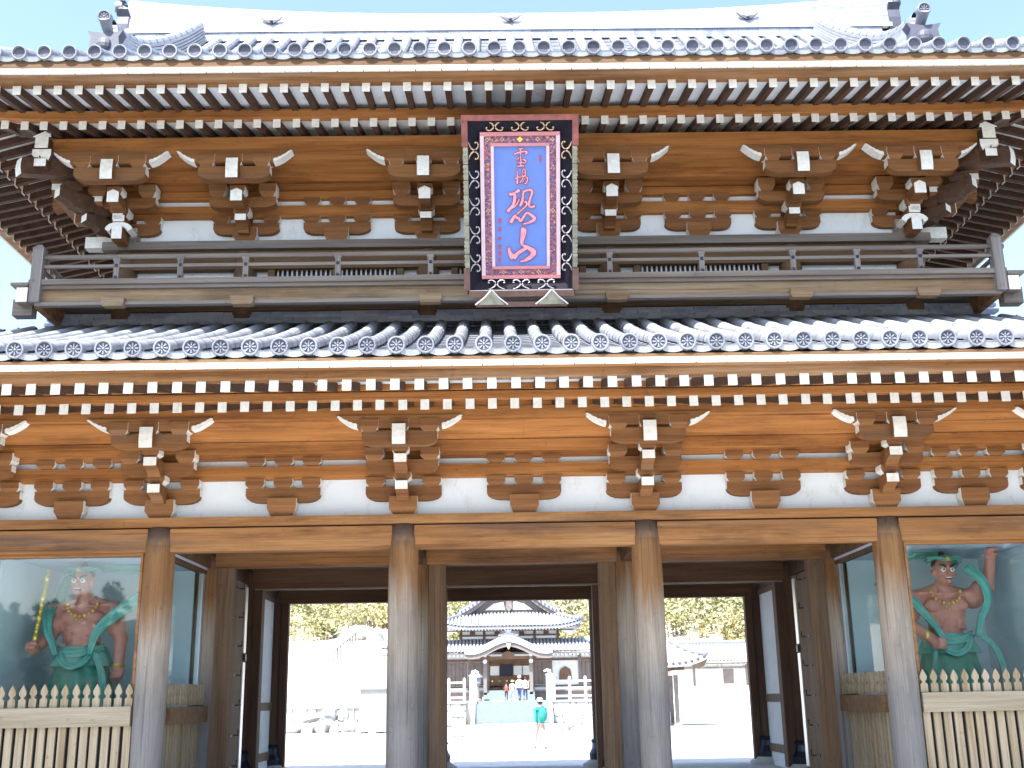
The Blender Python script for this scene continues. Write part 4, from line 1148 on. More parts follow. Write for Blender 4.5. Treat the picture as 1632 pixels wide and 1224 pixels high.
def character(name, strokes, mat, outline, conv, ws, yl):
    o = m = MB()
    for i, st in enumerate(strokes): stroke(m, [(*conv(a, b), w_ * ws) for a, b, w_ in st], yl - 0.0002 * i, -0.013)
    root = m.build(name, mat, plq)
    if outline:
        m = MB()
        for i, st in enumerate(strokes): stroke(m, [(*conv(a, b), w_ * ws) for a, b, w_ in st], yl + 0.012 - 0.0002 * i, -0.0125, 0.0075)
        m.build('letter_edge', outline, root)
    return root
# big brush characters, coordinates read on the panel: x 0..670, y 0..1110 for v from 2.057-0.493 down
def cA(x, y):
    xl = 22 + 18 * y / 1110; u = (x - xl) / 664; v = (60.6 * 8.16 + y) / (197.3 * 8.16)
    return (-0.353 + 0.706 * u, 2.057 - 1.607 * v)
def cB(x, y):
    xl = 18 + 6 * y / 1224; u = (x - xl) / 848; v = ((210 - 229.4) * 10.2 + y) / (197.3 * 10.2)
    return (-0.353 + 0.706 * u, 2.057 - 1.607 * v)
SA, SB = 1.12 * 0.706 / 664, 1.1 * 0.706 / 848
osore = [[(212, 128, 26), (238, 146, 34), (290, 122, 24), (345, 88, 40)],
         [(285, 140, 34), (284, 210, 34), (268, 280, 32), (232, 330, 30), (190, 378, 40)],
         [(232, 335, 18), (290, 305, 14), (330, 240, 14), (340, 205, 10)],
         [(390, 120, 26), (388, 190, 28), (375, 255, 30), (350, 305, 22)],
         [(385, 118, 22), (440, 92, 24), (488, 90, 30), (508, 118, 28), (486, 190, 24), (468, 262, 24), (472, 305, 26), (505, 318, 26), (545, 300, 24)],
         [(412, 238, 22), (436, 262, 24), (432, 300, 20), (380, 350, 14), (310, 415, 14)],
         [(302, 420, 22), (268, 462, 36), (232, 528, 40)],
         [(292, 448, 28), (335, 470, 28), (362, 502, 30), (398, 452, 26), (432, 402, 26), (470, 406, 28), (540, 470, 34), (500, 512, 30), (440, 536, 22), (392, 545, 14)]]
yama = [[(372, 598, 30), (400, 640, 66), (388, 730, 52), (378, 800, 34), (392, 836, 24)],
        [(392, 838, 24), (450, 862, 40), (532, 925, 60), (500, 985, 50), (430, 1035, 34), (355, 1058, 14)],
        [(212, 862, 30), (226, 930, 44), (272, 1012, 66)],
        [(270, 1010, 60), (320, 950, 40), (380, 905, 40), (440, 872, 34)]]
rei = [[(420, 243, 22), (500, 238, 20)], [(348, 328, 26), (400, 312, 22), (470, 290, 22), (540, 288, 26), (556, 308, 22), (520, 334, 14)],
       [(450, 250, 20), (455, 300, 22), (452, 346, 18)], [(452, 355, 18), (456, 440, 18), (456, 520, 18)], [(424, 384, 20), (404, 418, 16)],
       [(386, 466, 22), (402, 470, 16)], [(476, 412, 14), (538, 440, 20), (520, 486, 14)], [(408, 478, 14), (470, 470, 14), (520, 478, 12)], [(394, 532, 18), (450, 526, 16), (512, 524, 18)]]
ba = [[(396, 602, 16), (400, 660, 16), (400, 720, 18)], [(356, 738, 20), (400, 716, 16), (440, 702, 16)], [(400, 712, 20), (398, 770, 24), (398, 822, 28)],
      [(476, 690, 12), (484, 596, 14), (520, 580, 16), (530, 640, 14), (520, 684, 12), (480, 690, 12)], [(484, 640, 10), (522, 634, 10)],
      [(440, 712, 14), (490, 700, 14), (545, 690, 14)], [(500, 706, 14), (470, 760, 14), (436, 806, 14)], [(530, 708, 14), (562, 726, 18), (560, 780, 18), (528, 822, 18), (510, 808, 10)],
      [(520, 724, 12), (494, 772, 12), (470, 806, 12)]]
character('brush_character', rei, pletter, poutline, cB, SB, -0.030)
character('brush_character', ba, pletter, poutline, cB, SB, -0.030)
character('brush_character', osore, pletter, poutline, cA, SA, -0.038)
character('brush_character', yama, pletter, poutline, cA, SA, -0.038)
rr = random.Random(11)
def small_char(cx_, cy_, w_, h_, nst, conv, ws):
    sts = []
    for k in range(nst):
        if k % 2: x = cx_ + rr.uniform(-.4, .4) * w_; sts.append([(x, cy_ - h_ * .45, 9), (x + rr.uniform(-6, 6), cy_ + h_ * .45, 9)])
        else: y = cy_ + (k / nst - .4) * h_; sts.append([(cx_ - w_ * .5, y, 9), (cx_ + w_ * .5, y - 6, 9)])
    character('small_character', sts, psmall, None, conv, ws, -0.018)
for yy in (503, 612, 740, 852, 942, 1032): small_char(95, yy, 44, 62 if yy != 740 else 34, 5, cA, SA)
small_char(775, 405, 40, 120, 7, cB, SB)
# brackets at the foot of the board
for sx in (-1, 1):
    m = MB(); x = sx * 0.41
    m.prism([(-0.17, 0), (0.17, 0), (0.03, 0.16), (-0.03, 0.16)], 'xz', -0.22, -0.16)
    o = m.build('foot_gable', pgreen, plq, loc=(x, 0, -0.06))
    m = MB()
    for q in (-1, 1): m.tube([(0, -0.20, 0.20), (q * 0.09, -0.21, 0.10), (q * 0.22, -0.21, 0.0)], [0.016, 0.014, 0.012], 6)
    m.build('foot_gable_edge', pscrollp, o)
pbx(-0.62, 0.62, -0.10, -0.03, -0.12, 0.0, 'foot_rail', pbrown)

# ================================================================== FIGURES
def blob(name, shapes, voxel, mats, parent=None, smooth_it=6, matfn=None):
    """one continuous skin from overlapping ellipsoids and tapered limbs, fused by voxel remesh"""
    m = MB()
    for sh in shapes:
        if sh[0] == 'e': m.ball(sh[1], 1.0, 16, 10, sc=sh[2], rot=sh[3] if len(sh) > 3 else None)
        elif sh[0] == 'c':
            pts, rad = sh[1], sh[2]
            m.tube(pts, rad, 12)
            for p, r_ in zip(pts, rad): m.ball(p, r_ * 0.99, 12, 8)
    me = m.mesh('tmp', [mats[0]]); o = bpy.data.objects.new('tmp', me); COL.objects.link(o)
    md = o.modifiers.new('r', 'REMESH'); md.mode = 'VOXEL'; md.voxel_size = voxel
    if smooth_it: ms = o.modifiers.new('s', 'SMOOTH'); ms.iterations = smooth_it; ms.factor = 0.5
    dg = bpy.context.evaluated_depsgraph_get(); dg.update()
    me2 = bpy.data.meshes.new_from_object(o.evaluated_get(dg)); bpy.data.objects.remove(o)
    me2.name = name; me2.materials.clear()
    for mm in mats: me2.materials.append(mm)
    me2.polygons.foreach_set('use_smooth', [True] * len(me2.polygons))
    if matfn: me2.polygons.foreach_set('material_index', [matfn(p.center) for p in me2.polygons])
    return link(me2, name, parent)
def face_parts(root, c, s_, yaw_=0, fierce=True):
    cx_, cy_, cz = c
    for q in (-1, 1):
        e = MB().ball((cx_ + q * 0.040 * s_, cy_ - 0.100 * s_, cz + 0.012 * s_), 0.024 * s_, 10, 8, sc=(1.15, .7, .9)).build('eye', nwhite, root, smooth=True)
        MB().ball((cx_ + q * 0.040 * s_, cy_ - 0.116 * s_, cz + 0.012 * s_), 0.0095 * s_, 8, 6).build('pupil', nblack, root)
        MB().tube([(cx_ + q * 0.015 * s_, cy_ - 0.118 * s_, cz + 0.034 * s_), (cx_ + q * 0.045 * s_, cy_ - 0.120 * s_, cz + 0.052 * s_), (cx_ + q * 0.078 * s_, cy_ - 0.100 * s_, cz + 0.060 * s_)], [0.010 * s_, 0.013 * s_, 0.006 * s_], 6).build('eyebrow', nblack, root)
    mth = MB().ball((cx_, cy_ - 0.096 * s_, cz - 0.070 * s_), 0.030 * s_, 10, 6, sc=(1.15, .5, .52)).build('mouth', nblack, root)
    for k in range(5): MB().box(cx_ + (k - 2.5) * 0.010 * s_, cx_ + (k - 2.5) * 0.010 * s_ + 0.008 * s_, cy_ - 0.114 * s_, cy_ - 0.106 * s_, cz - 0.068 * s_, cz - 0.058 * s_).build('tooth', nwhite, root)
def head_shapes(c, s_):
    x, y, z = c
    return [('e', (x, y, z + 0.03 * s_), (0.098 * s_, 0.115 * s_, 0.13 * s_)), ('e', (x, y - 0.02 * s_, z - 0.055 * s_), (0.078 * s_, 0.09 * s_, 0.075 * s_)),
            ('e', (x, y - 0.118 * s_, z - 0.018 * s_), (0.022 * s_, 0.026 * s_, 0.034 * s_)), ('e', (x, y - 0.10 * s_, z + 0.045 * s_), (0.07 * s_, 0.025 * s_, 0.016 * s_)),
            ('e', (x - 0.10 * s_, y + 0.01 * s_, z), (0.018 * s_, 0.03 * s_, 0.045 * s_)), ('e', (x + 0.10 * s_, y + 0.01 * s_, z), (0.018 * s_, 0.03 * s_, 0.045 * s_)),
            ('e', (x, y - 0.095 * s_, z - 0.10 * s_), (0.032 * s_, 0.025 * s_, 0.02 * s_))]
def hand_shapes(c, d, s_=1.0, fist=True, side=1):
    """a closed fist: palm block, four curled fingers, thumb across"""
    c = Vector(c); d = Vector(d).normalized(); a = d.cross(Vector((0, 1, 0))); a = a.normalized() if a.length > .1 else Vector((1, 0, 0)); n = a.cross(d)
    out = [('e', tuple(c), (0.055 * s_, 0.045 * s_, 0.055 * s_))]
    for k in range(4):
        o_ = a * ((k - 1.5) * 0.026 * s_)
        L = (1.0, 1.1, 1.05, 0.85)[k]
        p0 = c + o_ + d * 0.03 * s_ - n * 0.01 * s_; p1 = c + o_ + d * 0.062 * L * s_ - n * 0.03 * s_; p2 = c + o_ + d * 0.035 * s_ - n * 0.062 * L * s_; p3 = c + o_ - d * 0.005 - n * 0.05 * s_
        out.append(('c', [tuple(p0), tuple(p1), tuple(p2), tuple(p3)], [0.0135 * s_, 0.013 * s_, 0.012 * s_, 0.011 * s_]))
    p0 = c + a * side * 0.045 * s_ - d * 0.02 * s_; p1 = p0 + d * 0.03 * s_ - n * 0.04 * s_ ; p2 = p1 + d * 0.015 * s_ - a * side * 0.04 * s_ - n * 0.02 * s_
    out.append(('c', [tuple(p0), tuple(p1), tuple(p2)], [0.016 * s_, 0.014 * s_, 0.012 * s_]))
    return out
def torso_shapes(cx_, y, zw, zs_, hw):
    """muscular bare trunk from waist zw to shoulder line zs_, half width hw at the shoulders"""
    h = zs_ - zw; sh = []
    sh += [('e', (cx_, y, zw + 0.02), (0.265, 0.17, 0.13)), ('e', (cx_, y, zw + 0.22 * h), (0.255, 0.165, 0.17)), ('e', (cx_, y, zw + 0.55 * h), (0.315, 0.185, 0.21)), ('e', (cx_, y + 0.02, zw + 0.80 * h), (0.36, 0.165, 0.16))]
    for q in (-1, 1):
        sh.append(('e', (cx_ + q * 0.155, y - 0.125, zw + 0.73 * h), (0.165, 0.080, 0.105)))     # chest
        sh.append(('e', (cx_ + q * (hw - 0.04), y, zs_ - 0.08), (0.150, 0.130, 0.145)))           # shoulder
        sh.append(('c', [(cx_, y + 0.02, zs_ + 0.08), (cx_ + q * (hw - 0.12), y + 0.02, zs_ - 0.03)], [0.10, 0.09]))
        for k in range(3): sh.append(('e', (cx_ + q * 0.07, y - 0.150, zw + (0.12 + 0.16 * k) * h), (0.068, 0.032, 0.046)))   # belly ridges
        for k in range(4): sh.append(('c', [(cx_ + q * 0.16, y - 0.145, zw + (0.48 - 0.085 * k) * h), (cx_ + q * 0.27, y - 0.07, zw + (0.43 - 0.085 * k) * h)], [0.022, 0.016]))
        sh.append(('c', [(cx_ + q * 0.04, y - 0.14, zs_ - 0.015), (cx_ + q * (hw - 0.12), y - 0.08, zs_ + 0.02)], [0.026, 0.022]))
    sh.append(('c', [(cx_, y, zs_ - 0.02), (cx_, y - 0.03, zs_ + 0.14)], [0.125, 0.105]))
    for q in (-1, 1): sh.append(('c', [(cx_ + q * .05, y - .13, zs_ - .01), (cx_ + q * .085, y - .06, zs_ + .15)], [0.024, 0.02]))
    return sh
def ribbon(m, pts, wd, n_=(0, -1, 0), th=0.012, fold=0.0):
    pts = [Vector(p) for p in pts]; P3 = smooth([(p.x, p.y, p.z) for p in pts], 6); P3 = [Vector(p) for p in P3]; n = len(P3)
    b = len(m.v)
    for i, p in enumerate(P3):
        d = (P3[min(i + 1, n - 1)] - P3[max(i - 1, 0)]).normalized(); s_ = d.cross(Vector(n_)); s_ = s_.normalized() if s_.length > .05 else Vector((1, 0, 0)); nn = s_.cross(d)
        ww = wd if not isinstance(wd, (list, tuple)) else wd[0] + (wd[1] - wd[0]) * i / (n - 1)
        for k in range(7):
            t_ = -1 + 2 * k / 6; off = 0.018 * math.cos(t_ * 5.5 + i * 0.15)
            m.v.append(tuple(p + s_ * ww / 2 * t_ + nn * (off + th)))
        for k in range(7):
            t_ = 1 - 2 * k / 6; off = 0.018 * math.cos(t_ * 5.5 + i * 0.15)
            m.v.append(tuple(p + s_ * ww / 2 * t_ + nn * (off - th)))
    for i in range(n - 1):
        for k in range(14):
            a = b + i * 14 + k; a2 = b + i * 14 + (k + 1) % 14
            m.f.append((a, a2, a2 + 14, a + 14)); m.m.append(0)
    m.f.append(tuple(b + k for k in reversed(range(14)))); m.m.append(0); m.f.append(tuple(b + (n - 1) * 14 + k for k in range(14))); m.m.append(0)
def skirt(cx_, y, ztop, zbot, r0_, r1_, mat, root, name='skirt', pleats=14, seed=1):
    m = MB()
    def fn(u, v):
        a = u * 2 * math.pi; r_ = r0_ + (r1_ - r0_) * v ** 0.8; f = 1 + 0.07 * v * math.sin(a * pleats + 1.5 * math.sin(v * 3 + seed)) + 0.03 * math.sin(a * 3 + seed)
        return (cx_ + math.cos(a) * r_ * f, y + math.sin(a) * r_ * 0.72 * f, ztop + (zbot - ztop) * v)
    m.grid(lambda u, v: fn(1 - u, v), 84, 14); return m.build(name, mat, root, smooth=True)
def guardian(cx_, y, label, mirror, left_arm, right_arm, head_c, waist, shoulder, hw):
    root = empty('guardian_statue', (cx_, y, 1.05)); tag(root, label, 'statue', 'guardian statues behind the gate windows')
    g = Vector((cx_, y, 1.05))
    loc = lambda p: (p[0] - g.x, p[1] - g.y, p[2] - g.z)
    sh = torso_shapes(cx_, y, waist, shoulder, hw)
    for pts, rad, hd in (left_arm, right_arm):
        sh.append(('c', pts, rad)); 
        # biceps and forearm swell
        a, b_ = Vector(pts[0]), Vector(pts[1]); sh.append(('e', tuple((a + b_) / 2 + Vector((0, -0.02, 0))), (rad[0] * 1.08, rad[0] * 1.0, rad[0] * 1.25)))
        c, d = Vector(pts[-2]), Vector(pts[-1]); sh += hand_shapes(d + (d - c).normalized() * 0.05, hd, 1.65, side=1 if pts[0][0] > cx_ else -1)
    sh += head_shapes(head_c, 1.5)
    # legs inside the skirt down to the pedestal
    for q in (-1, 1):
        sh.append(('c', [(cx_ + q * 0.10, y, waist), (cx_ + q * 0.17, y - 0.02, (waist + 1.1) / 2 + .05), (cx_ + q * 0.16, y, 1.16)], [0.13, 0.10, 0.07]))
        sh.append(('e', (cx_ + q * 0.17, y - 0.06, 1.10), (0.06, 0.13, 0.045)))
    sh = [(s_[0], loc(s_[1]), *s_[2:]) if s_[0] == 'e' else ('c', [loc(p) for p in s_[1]], s_[2]) for s_ in sh]
    blob('body', sh, 0.016, [nskin], root, 3)
    hc = loc(head_c); face_parts(root, hc, 1.5)
    # hair knot and crown ribbon
    m = MB(); m.ball((hc[0], hc[1] + 0.045, hc[2] + 0.12), 0.155, 14, 8, sc=(1, 1, .75)); m.ball((hc[0], hc[1] + 0.03, hc[2] + 0.25), 0.05, 10, 8, sc=(1, 1, 1.0)); m.build('hair', nblack, root, smooth=True)
    m = MB(); ribbon(m, [(hc[0] - 0.26, hc[1], hc[2] + 0.15), (hc[0] - 0.15, hc[1] - 0.12, hc[2] + 0.19), (hc[0], hc[1] - 0.17, hc[2] + 0.165), (hc[0] + 0.15, hc[1] - 0.12, hc[2] + 0.19), (hc[0] + 0.26, hc[1], hc[2] + 0.15)], 0.06); m.build('head_ribbon', ncloth, root, smooth=True)
    MB().lathe([(0.03, 0), (0.03, 0.01), (0.01, 0.02)], 10, (hc[0], hc[1] - 0.20, hc[2] + 0.17), 'y').build('crown_jewel', ngold, root)
    # necklace
    nz = shoulder - g.z
    for k in range(11):
        t_ = math.pi * (k / 10); 
        MB().ball((cx_ - g.x + 0.21 * math.cos(t_), -0.15 - 0.075 * math.sin(t_), nz + 0.02 - 0.17 * math.sin(t_)), 0.018 if k % 2 else 0.026, 8, 6).build('necklace_bead', ngold, root)
    for k in range(5): MB().ball((cx_ - g.x + (k - 2) * 0.04, -0.225, nz - 0.17 - 0.03 * (2 - abs(k - 2))), 0.015, 6, 5).build('necklace_bead', ngold, root)
    # cloth
    wz = waist - g.z
    skirt(0, 0, wz + 0.0, wz - 0.95, 0.31, 0.52, ngreen, root, 'skirt', 13)
    skirt(0, 0, wz + 0.05, wz - 0.22, 0.32, 0.43, ncloth, root, 'waist_wrap', 9, 2)
    m = MB(); ribbon(m, [(-0.34, -0.10, wz + 0.03), (-0.18, -0.25, wz - 0.03), (0.0, -0.29, wz - 0.05), (0.18, -0.25, wz - 0.02), (0.34, -0.10, wz + 0.04)], 0.11); m.build('sash', ncloth, root, smooth=True)
    m = MB(); ribbon(m, [(-0.24, -0.24, wz - 0.02), (-0.15, -0.31, wz - 0.17), (0.0, -0.34, wz - 0.23), (0.16, -0.31, wz - 0.15), (0.24, -0.25, wz - 0.01)], 0.09); m.build('sash', ncloth, root, smooth=True)
    return root, loc
# left figure: right arm (viewer's left) grips a golden club, other arm hangs
A = lambda *p: list(p)
rt_, lc = guardian(-6.30, 1.15, 'muscular guardian statue gripping a golden club, behind the left window', False,
    ([(-6.66, 1.15, 2.84), (-6.74, 1.05, 2.50), (-6.82, 0.78, 2.36)], [0.125, 0.100, 0.072], (0, -0.4, 1)),
    ([(-5.90, 1.15, 2.84), (-5.75, 1.10, 2.46), (-5.72, 0.98, 2.05)], [0.125, 0.102, 0.074], (0, 0, -1)),
    (-6.33, 1.0, 3.26), 2.32, 2.94, 0.48)
px_, py_, pz_ = lc((-6.82, 0.70, 2.38))
m = MB()
for k in range(11):
    z = 0.10 + k * 0.09; m.ball((px_ + 0.02 + 0.010 * k, py_ - 0.02, pz_ + z), 0.030 if k % 3 else 0.042, 8, 6, sc=(1, 1, 1.3))
m.tube([(px_ - 0.01, py_, pz_ - 0.12), (px_, py_, pz_), (px_ + 0.13, py_ - 0.02, pz_ + 1.0)], [0.024, 0.026, 0.034], 10)
m.build('golden_club', ngold, rt_, smooth=True)
def scarf(root, pts, wd): 
    m = MB(); ribbon(m, pts, wd); m.build('scarf', ncloth, root, smooth=True)
scarf(rt_, [lc(p) for p in [(-5.40, 1.05, 3.10), (-5.62, 0.92, 2.92), (-5.84, 0.84, 2.74), (-6.00, 0.82, 2.56), (-6.06, 0.82, 2.40), (-6.08, 0.8, 2.25)]], (0.20, 0.09))
scarf(rt_, [lc(p) for p in [(-6.76, 1.15, 3.00), (-6.74, 0.92, 2.80), (-6.70, 0.84, 2.60), (-6.62, 0.82, 2.42), (-6.55, 0.80, 2.25)]], (0.16, 0.07))
scarf(rt_, [lc(p) for p in [(-6.78, 1.38, 2.95), (-6.68, 1.40, 3.35), (-6.35, 1.42, 3.52), (-5.9, 1.40, 3.50), (-5.5, 1.35, 3.42), (-5.3, 1.3, 3.1)]], 0.14)
scarf(rt_, [lc(p) for p in [(-6.02, 0.82, 2.28), (-5.90, 0.76, 2.08), (-5.84, 0.76, 1.85), (-5.82, 0.76, 1.50)]], (0.06, 0.11))
MB().lathe([(0.085, -0.025), (0.094, 0), (0.085, 0.025)], 14, lc((-5.725, 1.0, 2.10)), 'z').build('bracelet', ngold, rt_)
# right figure: one fist on the hip, the other arm raised
rt2, lc2 = guardian(6.06, 1.15, 'muscular guardian statue with raised fist and hand on hip, behind the right window', True,
    ([(5.66, 1.15, 2.82), (5.47, 1.02, 2.52), (5.74, 0.80, 2.24)], [0.125, 0.102, 0.074], (1, 0, -0.2)),
    ([(6.46, 1.15, 2.88), (6.74, 1.15, 3.02), (6.78, 1.02, 3.42)], [0.125, 0.105, 0.074], (0, 0, 1)),
    (6.07, 1.0, 3.22), 2.30, 2.92, 0.48)
scarf(rt2, [lc2(p) for p in [(6.38, 0.98, 3.28), (6.56, 0.90, 3.08), (6.60, 0.86, 2.80), (6.46, 0.82, 2.55), (6.38, 0.80, 2.30)]], (0.17, 0.08))
scarf(rt2, [lc2(p) for p in [(5.24, 1.05, 2.92), (5.48, 0.88, 2.84), (5.66, 0.82, 2.62), (5.78, 0.80, 2.45), (5.88, 0.80, 2.28)]], (0.16, 0.07))
scarf(rt2, [lc2(p) for p in [(5.22, 1.35, 3.05), (5.45, 1.40, 3.38), (5.80, 1.42, 3.52), (6.15, 1.40, 3.52), (6.42, 1.3, 3.36)]], 0.14)
scarf(rt2, [lc2(p) for p in [(6.36, 0.84, 2.34), (6.56, 0.80, 2.18), (6.66, 0.78, 1.90), (6.68, 0.76, 1.55)]], (0.07, 0.12))
scarf(rt2, [lc2(p) for p in [(5.80, 0.80, 2.26), (5.72, 0.76, 2.05), (5.68, 0.76, 1.80), (5.66, 0.76, 1.55)]], (0.06, 0.08))
MB().lathe([(0.085, -0.025), (0.094, 0), (0.085, 0.025)], 14, lc2((5.66, 0.86, 2.32)), 'x').build('bracelet', ngold, rt2)

# ================================================================== GROUND AND BACKGROUND
def sstep(a, b_, x):
    t_ = min(1, max(0, (x - a) / (b_ - a))); return t_ * t_ * (3 - 2 * t_)
def hfun(x, y):
    """hillside height behind the courtyard"""
    n = 0.7 * math.sin(x * 0.11 + 1) * math.sin(y * 0.07) + 0.35 * math.sin(x * 0.31 + y * 0.23)
    left = max(0.0, (y - 52)) * 0.16
    mid = 1.4 * sstep(80, 84, y) + max(0.0, (y - 86)) * 0.25
    right = 2.4 * sstep(63, 72, y) + max(0.0, (y - 82)) * 0.23
    a = sstep(-12, -7.5, x); b_ = sstep(10.5, 12.5, x)
    h = (left * (1 - a) + mid * a) * (1 - b_) + right * b_
    far = sstep(84, 120, y)
    return h + n * far * 0.9 - 0.25
earth = plain('dark_earth', (0.075, 0.07, 0.045), 0.95, var=0.3, sc=0.5, spec=0.05)
MB().grid(lambda u, v: (-600 + 1200 * u, -500 + 1200 * v, -0.012), 4, 4).build('added_dark_ground', earth, kind='structure')  # dark ground outside the gravel, added to cut bounce on the gate sides
MB().box(-9.5, 9.5, -60, 61, -0.5, 0.0).build('gravel_forecourt', gravel, kind='structure')
MB().box(-30, -9.502, 12, 61, -0.5, 0.001).build('courtyard', gravel, kind='structure')
MB().box(9.502, 40, 12, 66, -0.5, 0.001).build('courtyard', gravel, kind='structure')
MB().box(-1.6, 2.3, 9.5, 62.3, 0.004, 0.03).build('paved_path', stone, kind='structure')
MB().grid(lambda u, v: (lambda x, y: (x, y, hfun(x, y)))(-110 + 220 * u, 44 + 176 * v), 110, 88).build('hillside', sandhill, kind='structure', smooth=True)

# ---- forest on the hill (one mass), and the wooded ridge in front of the gate that the window glass mirrors
def leaf_clump(m, c, r_, n, rng, size, mi=0, flat=0.8):
    for _ in range(n):
        th = rng.uniform(0, 2 * math.pi); ph = math.acos(rng.uniform(-1, 1)); q = r_ * rng.random() ** 0.4
        p = Vector(c) + Vector((math.sin(ph) * math.cos(th), math.sin(ph) * math.sin(th), math.cos(ph) * flat)) * q
        a = Vector((rng.gauss(0, 1), rng.gauss(0, 1), rng.gauss(0, .6))).normalized(); b_ = a.cross(Vector((rng.gauss(0, 1), rng.gauss(0, 1), rng.gauss(0, 1)))).normalized()
        s_ = size * rng.uniform(.5, 1.3); k = len(m.v)
        m.v += [tuple(p - a * s_), tuple(p + b_ * s_ * .6), tuple(p + a * s_), tuple(p - b_ * s_ * .6)]
        m.f.append((k, k + 1, k + 2, k + 3)); m.m.append(mi)
rng = random.Random(5)
m = MB()
for _ in range(1500):
    x = rng.uniform(-50, 50); y = 104 + 66 * rng.random() ** 1.3
    if abs(x) > 0.55 * (y + 15): continue
    if x < -8 and y < 108 + 5 * math.sin(x * .4): continue
    h = hfun(x, y); ht = rng.uniform(1.6, 4.2); dk = 1 if rng.random() < 0.25 else 0
    for k in range(rng.randint(3, 5)):
        leaf_clump(m, (x + rng.uniform(-1, 1) * ht * .3, y + rng.uniform(-1, 1) * ht * .3, h + ht * rng.uniform(.15, .8)), ht * rng.uniform(.28, .45), 24, rng, 0.24, dk)
    m.tube([(x, y, h - .2), (x + rng.uniform(-.2, .2), y, h + ht * .6)], [0.09, 0.04], 4, 2)
tag(m.build('forest', [leafy, leafd, bark]), 'yellow-green spring woodland covering the hill behind the hall', 'woodland', kind='stuff')
def hback(x, y):
    t_ = sstep(-70, -150, y)
    return t_ * (9 + 11 * sstep(-80, -22, x) + 2.0 * math.sin(x * .05)) - 0.3
MB().grid(lambda u, v: (lambda x, y: (x, y, hback(x, y)))(-200 + 400 * u, -260 + 195 * v), 60, 30).build('facing_hill', earth, kind='structure', smooth=True)
m = MB()
for _ in range(420):
    x = rng.uniform(-120, 110); y = rng.uniform(-160, -95); h = hback(x, y); ht = rng.uniform(2.5, 6)
    for k in range(3): leaf_clump(m, (x + rng.uniform(-.6, .6), y, h + ht * (.35 + .25 * k)), ht * (.42 - .09 * k), 16, rng, 0.7, 1)
    m.tube([(x, y, h - .2), (x, y, h + ht)], [0.15, 0.05], 4, 2)
tag(m.build('forest', [leafy, leafd, bark]), 'dark pines on the ridge facing the gate, mirrored in its glass', 'woodland', kind='stuff')

def shrub(x, y, r_, label, mat=leafy):
    z = hfun(x, y); root = empty('shrub', (x, y, z)); tag(root, label, 'shrub', 'shrubs on the pale slope')
    m = MB()
    for k in range(5): leaf_clump(m, (rng.uniform(-.4, .4) * r_, rng.uniform(-.3, .3) * r_, r_ * rng.uniform(.4, 1.1)), r_ * rng.uniform(.3, .55), 34, rng, 0.13 * max(1, r_))
    m.build('crown', [leafd if mat is leafd else leafy], root)
    m = MB()
    for k in range(3): m.tube([(0, 0, -.1), (rng.uniform(-.3, .3) * r_, 0, r_ * .8)], [0.06, 0.02], 5)
    m.build('trunk', bark, root)
shrub(17.6, 92, 0.95, 'low pale shrub on the bare slope, nearest the pillar', leafy)
shrub(19.6, 93, 1.15, 'dark leafy shrub second from the pillar on the bare slope', leafd)
shrub(23.4, 94, 1.55, 'tallest forked dark shrub on the bare slope above the long building', leafd)
shrub(22.0, 95, 0.85, 'small round shrub beside the tallest one on the bare slope', leafd)
shrub(26.4, 96, 0.8, 'small shrub at the right end of the bare slope', leafy)

def rock_mesh(rg, sx=1, sy=1, sz=1):
    m = MB(); m.ball((0, 0, 0), 1, 10, 7); 
    k1, k2, k3 = rg.uniform(0, 6), rg.uniform(0, 6), rg.uniform(0, 6)
    out = []
    for v in m.v:
        p = Vector(v); f = 1 + 0.22 * math.sin(p.x * 3.1 + k1) + 0.18 * math.sin(p.y * 3.7 + k2) + 0.15 * math.sin(p.z * 4.3 + k3) + rg.uniform(-.05, .05)
        out.append((p.x * f * sx, p.y * f * sy, p.z * f * sz))
    m.v = out; return m.mesh('rock', [rockm])
rocks = [rock_mesh(random.Random(k), 1, .8, .7) for k in range(6)]
def rock(x, y, s_, label, group, z=None, k=0):
    o = link(rocks[k % 6], 'rock', None, (x, y, (0 if z is None else z) + s_ * .35), (rng.uniform(-.3, .3), rng.uniform(-.3, .3), rng.uniform(0, 6)))
    o.scale = (s_, s_, s_); tag(o, label, 'rock', group); return o
gl = 'rocks piled beside the left terrace'
for i, (x, y, s_, z, lb) in enumerate([
    (-11.4, 48.0, .55, 0, 'grey rock at the far left foot of the stone terrace'), (-10.6, 47.6, .42, 0, 'small grey rock second from left before the terrace'),
    (-9.9, 47.9, .62, 0, 'broad grey boulder in the middle of the pile below the fence'), (-9.2, 47.4, .38, 0, 'small rock between the broad boulder and the white shed'),
    (-8.6, 47.8, .5, 0, 'rounded rock touching the left side of the white shed'), (-9.7, 48.3, .5, .75, 'dark rock lying on top of the broad boulder'),
    (-10.6, 48.4, .45, .6, 'pale rock in the upper course left of the boulder'), (-8.9, 48.4, .42, .7, 'upper rock nearest the white shed'),
    (-12.4, 46.5, .4, 0, 'low flat rock out on the gravel at the far left')]): rock(x, y, s_, lb, gl, z, i)
gr = 'rocks lining the paved path'
